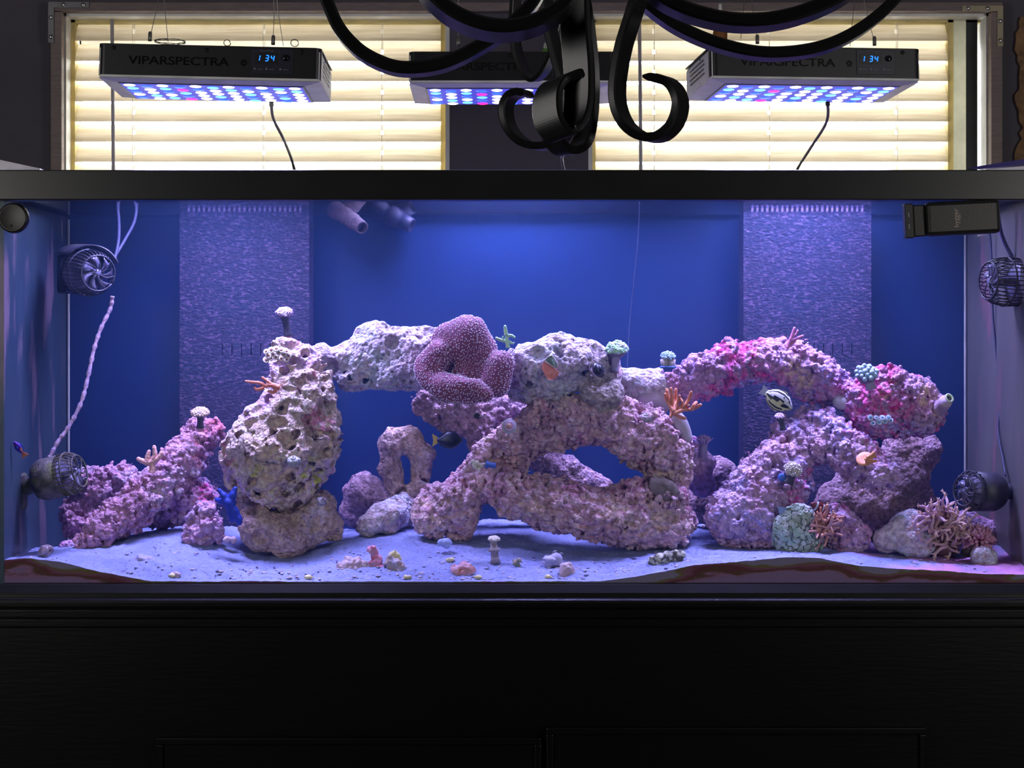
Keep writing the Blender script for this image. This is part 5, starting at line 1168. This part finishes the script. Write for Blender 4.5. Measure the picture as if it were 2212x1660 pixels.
pump('smooth black pump with star-shaped guard at the lower right', PT(2120,1062,3.42), (-.86,-.46,.06), .085, U(43,3.42), PB, 22, body=.72, mount=(PT(2205,1060,3.45),(.014,.016,.036)))
CRU = c3('coral_crusted_cable', (.55,.38,.46), col2=(.40,.28,.44), nscale=90, bump=1, bscale=300); BCB = c3('blue_grey_cable', (.045,.05,.11)); LCB = c3('pale_violet_cable', (.16,.15,.30))
def cable(label, pts_, r, m, rough=False):
    pts = cr([PT(*q) for q in pts_], 8); n = len(pts)
    return tag(MB().tube(pts, [U(r,3.5)*(1+(.22*math.sin(i*1.7)+.15*math.sin(i*3.1) if rough else 0)) for i in range(n)], 10).build('pump_cable', m, None, True), label, 'cable')
cable('pinkish crusted cable running down to the lower left pump', [(243,640,3.50),(238,668,3.50),(218,710,3.49),(203,755,3.48),(190,815,3.47),(176,868,3.46),(150,920,3.45),(125,955,3.44),(106,990,3.43)], 4.3, CRU, True)
cable('thin blue cable rising straight above the upper left pump', [(253,438,3.60),(257,480,3.59),(256,520,3.56),(248,560,3.53)], 3.5, BCB)
cable('second blue cable bending right above the upper left pump', [(297,440,3.62),(290,480,3.60),(272,515,3.57),(250,552,3.54)], 3.5, BCB)
cable('pale violet cable curving down to the upper right pump', [(2152,430,3.42),(2157,475,3.42),(2166,515,3.42),(2186,556,3.42)], 4.6, LCB)
cable('thin dark cable down the right pane to the lower pump', [(2138,500,3.55),(2142,560,3.55),(2144,660,3.55),(2150,740,3.55),(2160,850,3.54),(2156,930,3.52),(2166,990,3.48),(2172,1028,3.45)], 2.2, BCB)
cable('faint thin line hanging in the open water right of centre', [(1382,436,3.72),(1378,520,3.72),(1370,600,3.72),(1360,700,3.72),(1355,800,3.7)], .9, BCB)
# return nozzles
def nozzle(label, path, rs, m, cap):
    t = thing('return_nozzle', label, 'nozzle', PT(*path[0]))
    for i in range(len(path)-1):
        a, b_ = PT(*path[i]), PT(*path[i+1]); d = b_-a; k = U(rs[i],3.5); L = d.length
        MB().lathe([(k*.62,-.002),(k*.95,L*.12),(k,L*.4),(k*.92,L*.75),(k*.66,L*1.02)], a, d, 20).build('segment', m, t, True)
    a, b_ = PT(*path[-2]), PT(*path[-1]); d = (b_-a).normalized(); k = U(rs[-1],3.5)
    MB().lathe([(k*1.1,0),(k*1.05,.014),(k*.98,.022),(k*.80,.0225),(k*.74,.012),(k*.3,.010)], b_, d, 24).build('tip', m, t, True)
    MB().lathe([(k*.74,.0125),(k*.1,.013)], b_, d, 16).build('opening', cap, t)
nozzle('segmented algae-coated nozzle angled to the right below the water line', [(718,450,3.72),(740,462,3.70),(757,474,3.68),(771,484,3.66)], [21,20,19,15], c3('algae_coated_plastic',(.16,.10,.12),col2=(.10,.07,.09),nscale=60,bump=1,bscale=300), M['black'])
nozzle('dim dark nozzle pointing right behind the algae-coated one', [(805,446,3.775),(838,462,3.765),(870,478,3.755)], [24,24,17], c3('dark_nozzle',(.02,.022,.05)), M['black'])
# magnets on the front glass
c_ = PT(32,472,TF-.001); t = thing('glass_magnet', 'round black magnet stuck on the front glass at top left', 'magnet', c_-A((0,0,.027)))
MB().lathe([(U(32,3.3),0),(U(33,3.3),.003),(U(32,3.3),.013),(U(29,3.3),.016),(U(27,3.3),.0155)], c_, (0,-1,0), 40).build('body', M['black'], t, True)
MB().lathe([(.0022,0),(.002,.0006)], c_+A((-.002,-.0155,-.014)), (0,-1,0), 12).build('dimple', M['rim'], t, True)
t = thing('glass_scraper', 'black magnetic glass scraper lying sideways on the glass at top right', 'cleaner', (0,0,0)); t['_org'] = (0,0,0)
c_ = PT(2052,474,TF-.001); t.location = c_; t.rotation_euler = (0,math.radians(-2.8),0)
def lb(mb, n, m, sm=False): return mb.build(n, m, t, sm, local=True)
k = U(1,3.28)
lb(MB().box((-58*k,-.030,-36*k),(101*k,0,37*k),.007), 'body', M['black'])
lb(MB().box((-84*k,-.018,-35*k),(-57*k,-.001,33*k),.002), 'clip', M['black'])
lb(MB().box((-103*k,-.022,-38*k),(-84*k,-.001,37*k),.002), 'blade_holder', M['lampblack'])
for z_ in (12,-13): lb(MB().box((-96*k,-.0226,(z_-5)*k),(-94*k,-.022,(z_+5)*k)), 'rivet_mark', c3('grey_mark',(.3,.3,.33)))
text('hygger', .0125, (5*k,-.0302,0), c3('tan_print',(.42,.34,.30)), t, rot=(PI/2,-PI/2,0), ext=.0001)
text('magnetic', .0040, (13*k,-.0302,.003), c3('tan_print_small',(.32,.26,.24)), t, rot=(PI/2,-PI/2,0), ext=.0001)
# lettering curves become plain meshes
bpy.context.view_layer.update(); dg = bpy.context.evaluated_depsgraph_get()
for o in [o for o in COL.objects if o.type == 'FONT']:
    me = bpy.data.meshes.new_from_object(o.evaluated_get(dg)); me.materials.clear(); me.materials.append(o.data.materials[0])
    n = bpy.data.objects.new('lettering', me); n.parent = o.parent; n.location = o.location; n.rotation_euler = o.rotation_euler; n.scale = o.scale; COL.objects.link(n)
    bpy.data.objects.remove(o)
for o in COL.objects:
    if '_org' in o: del o['_org']
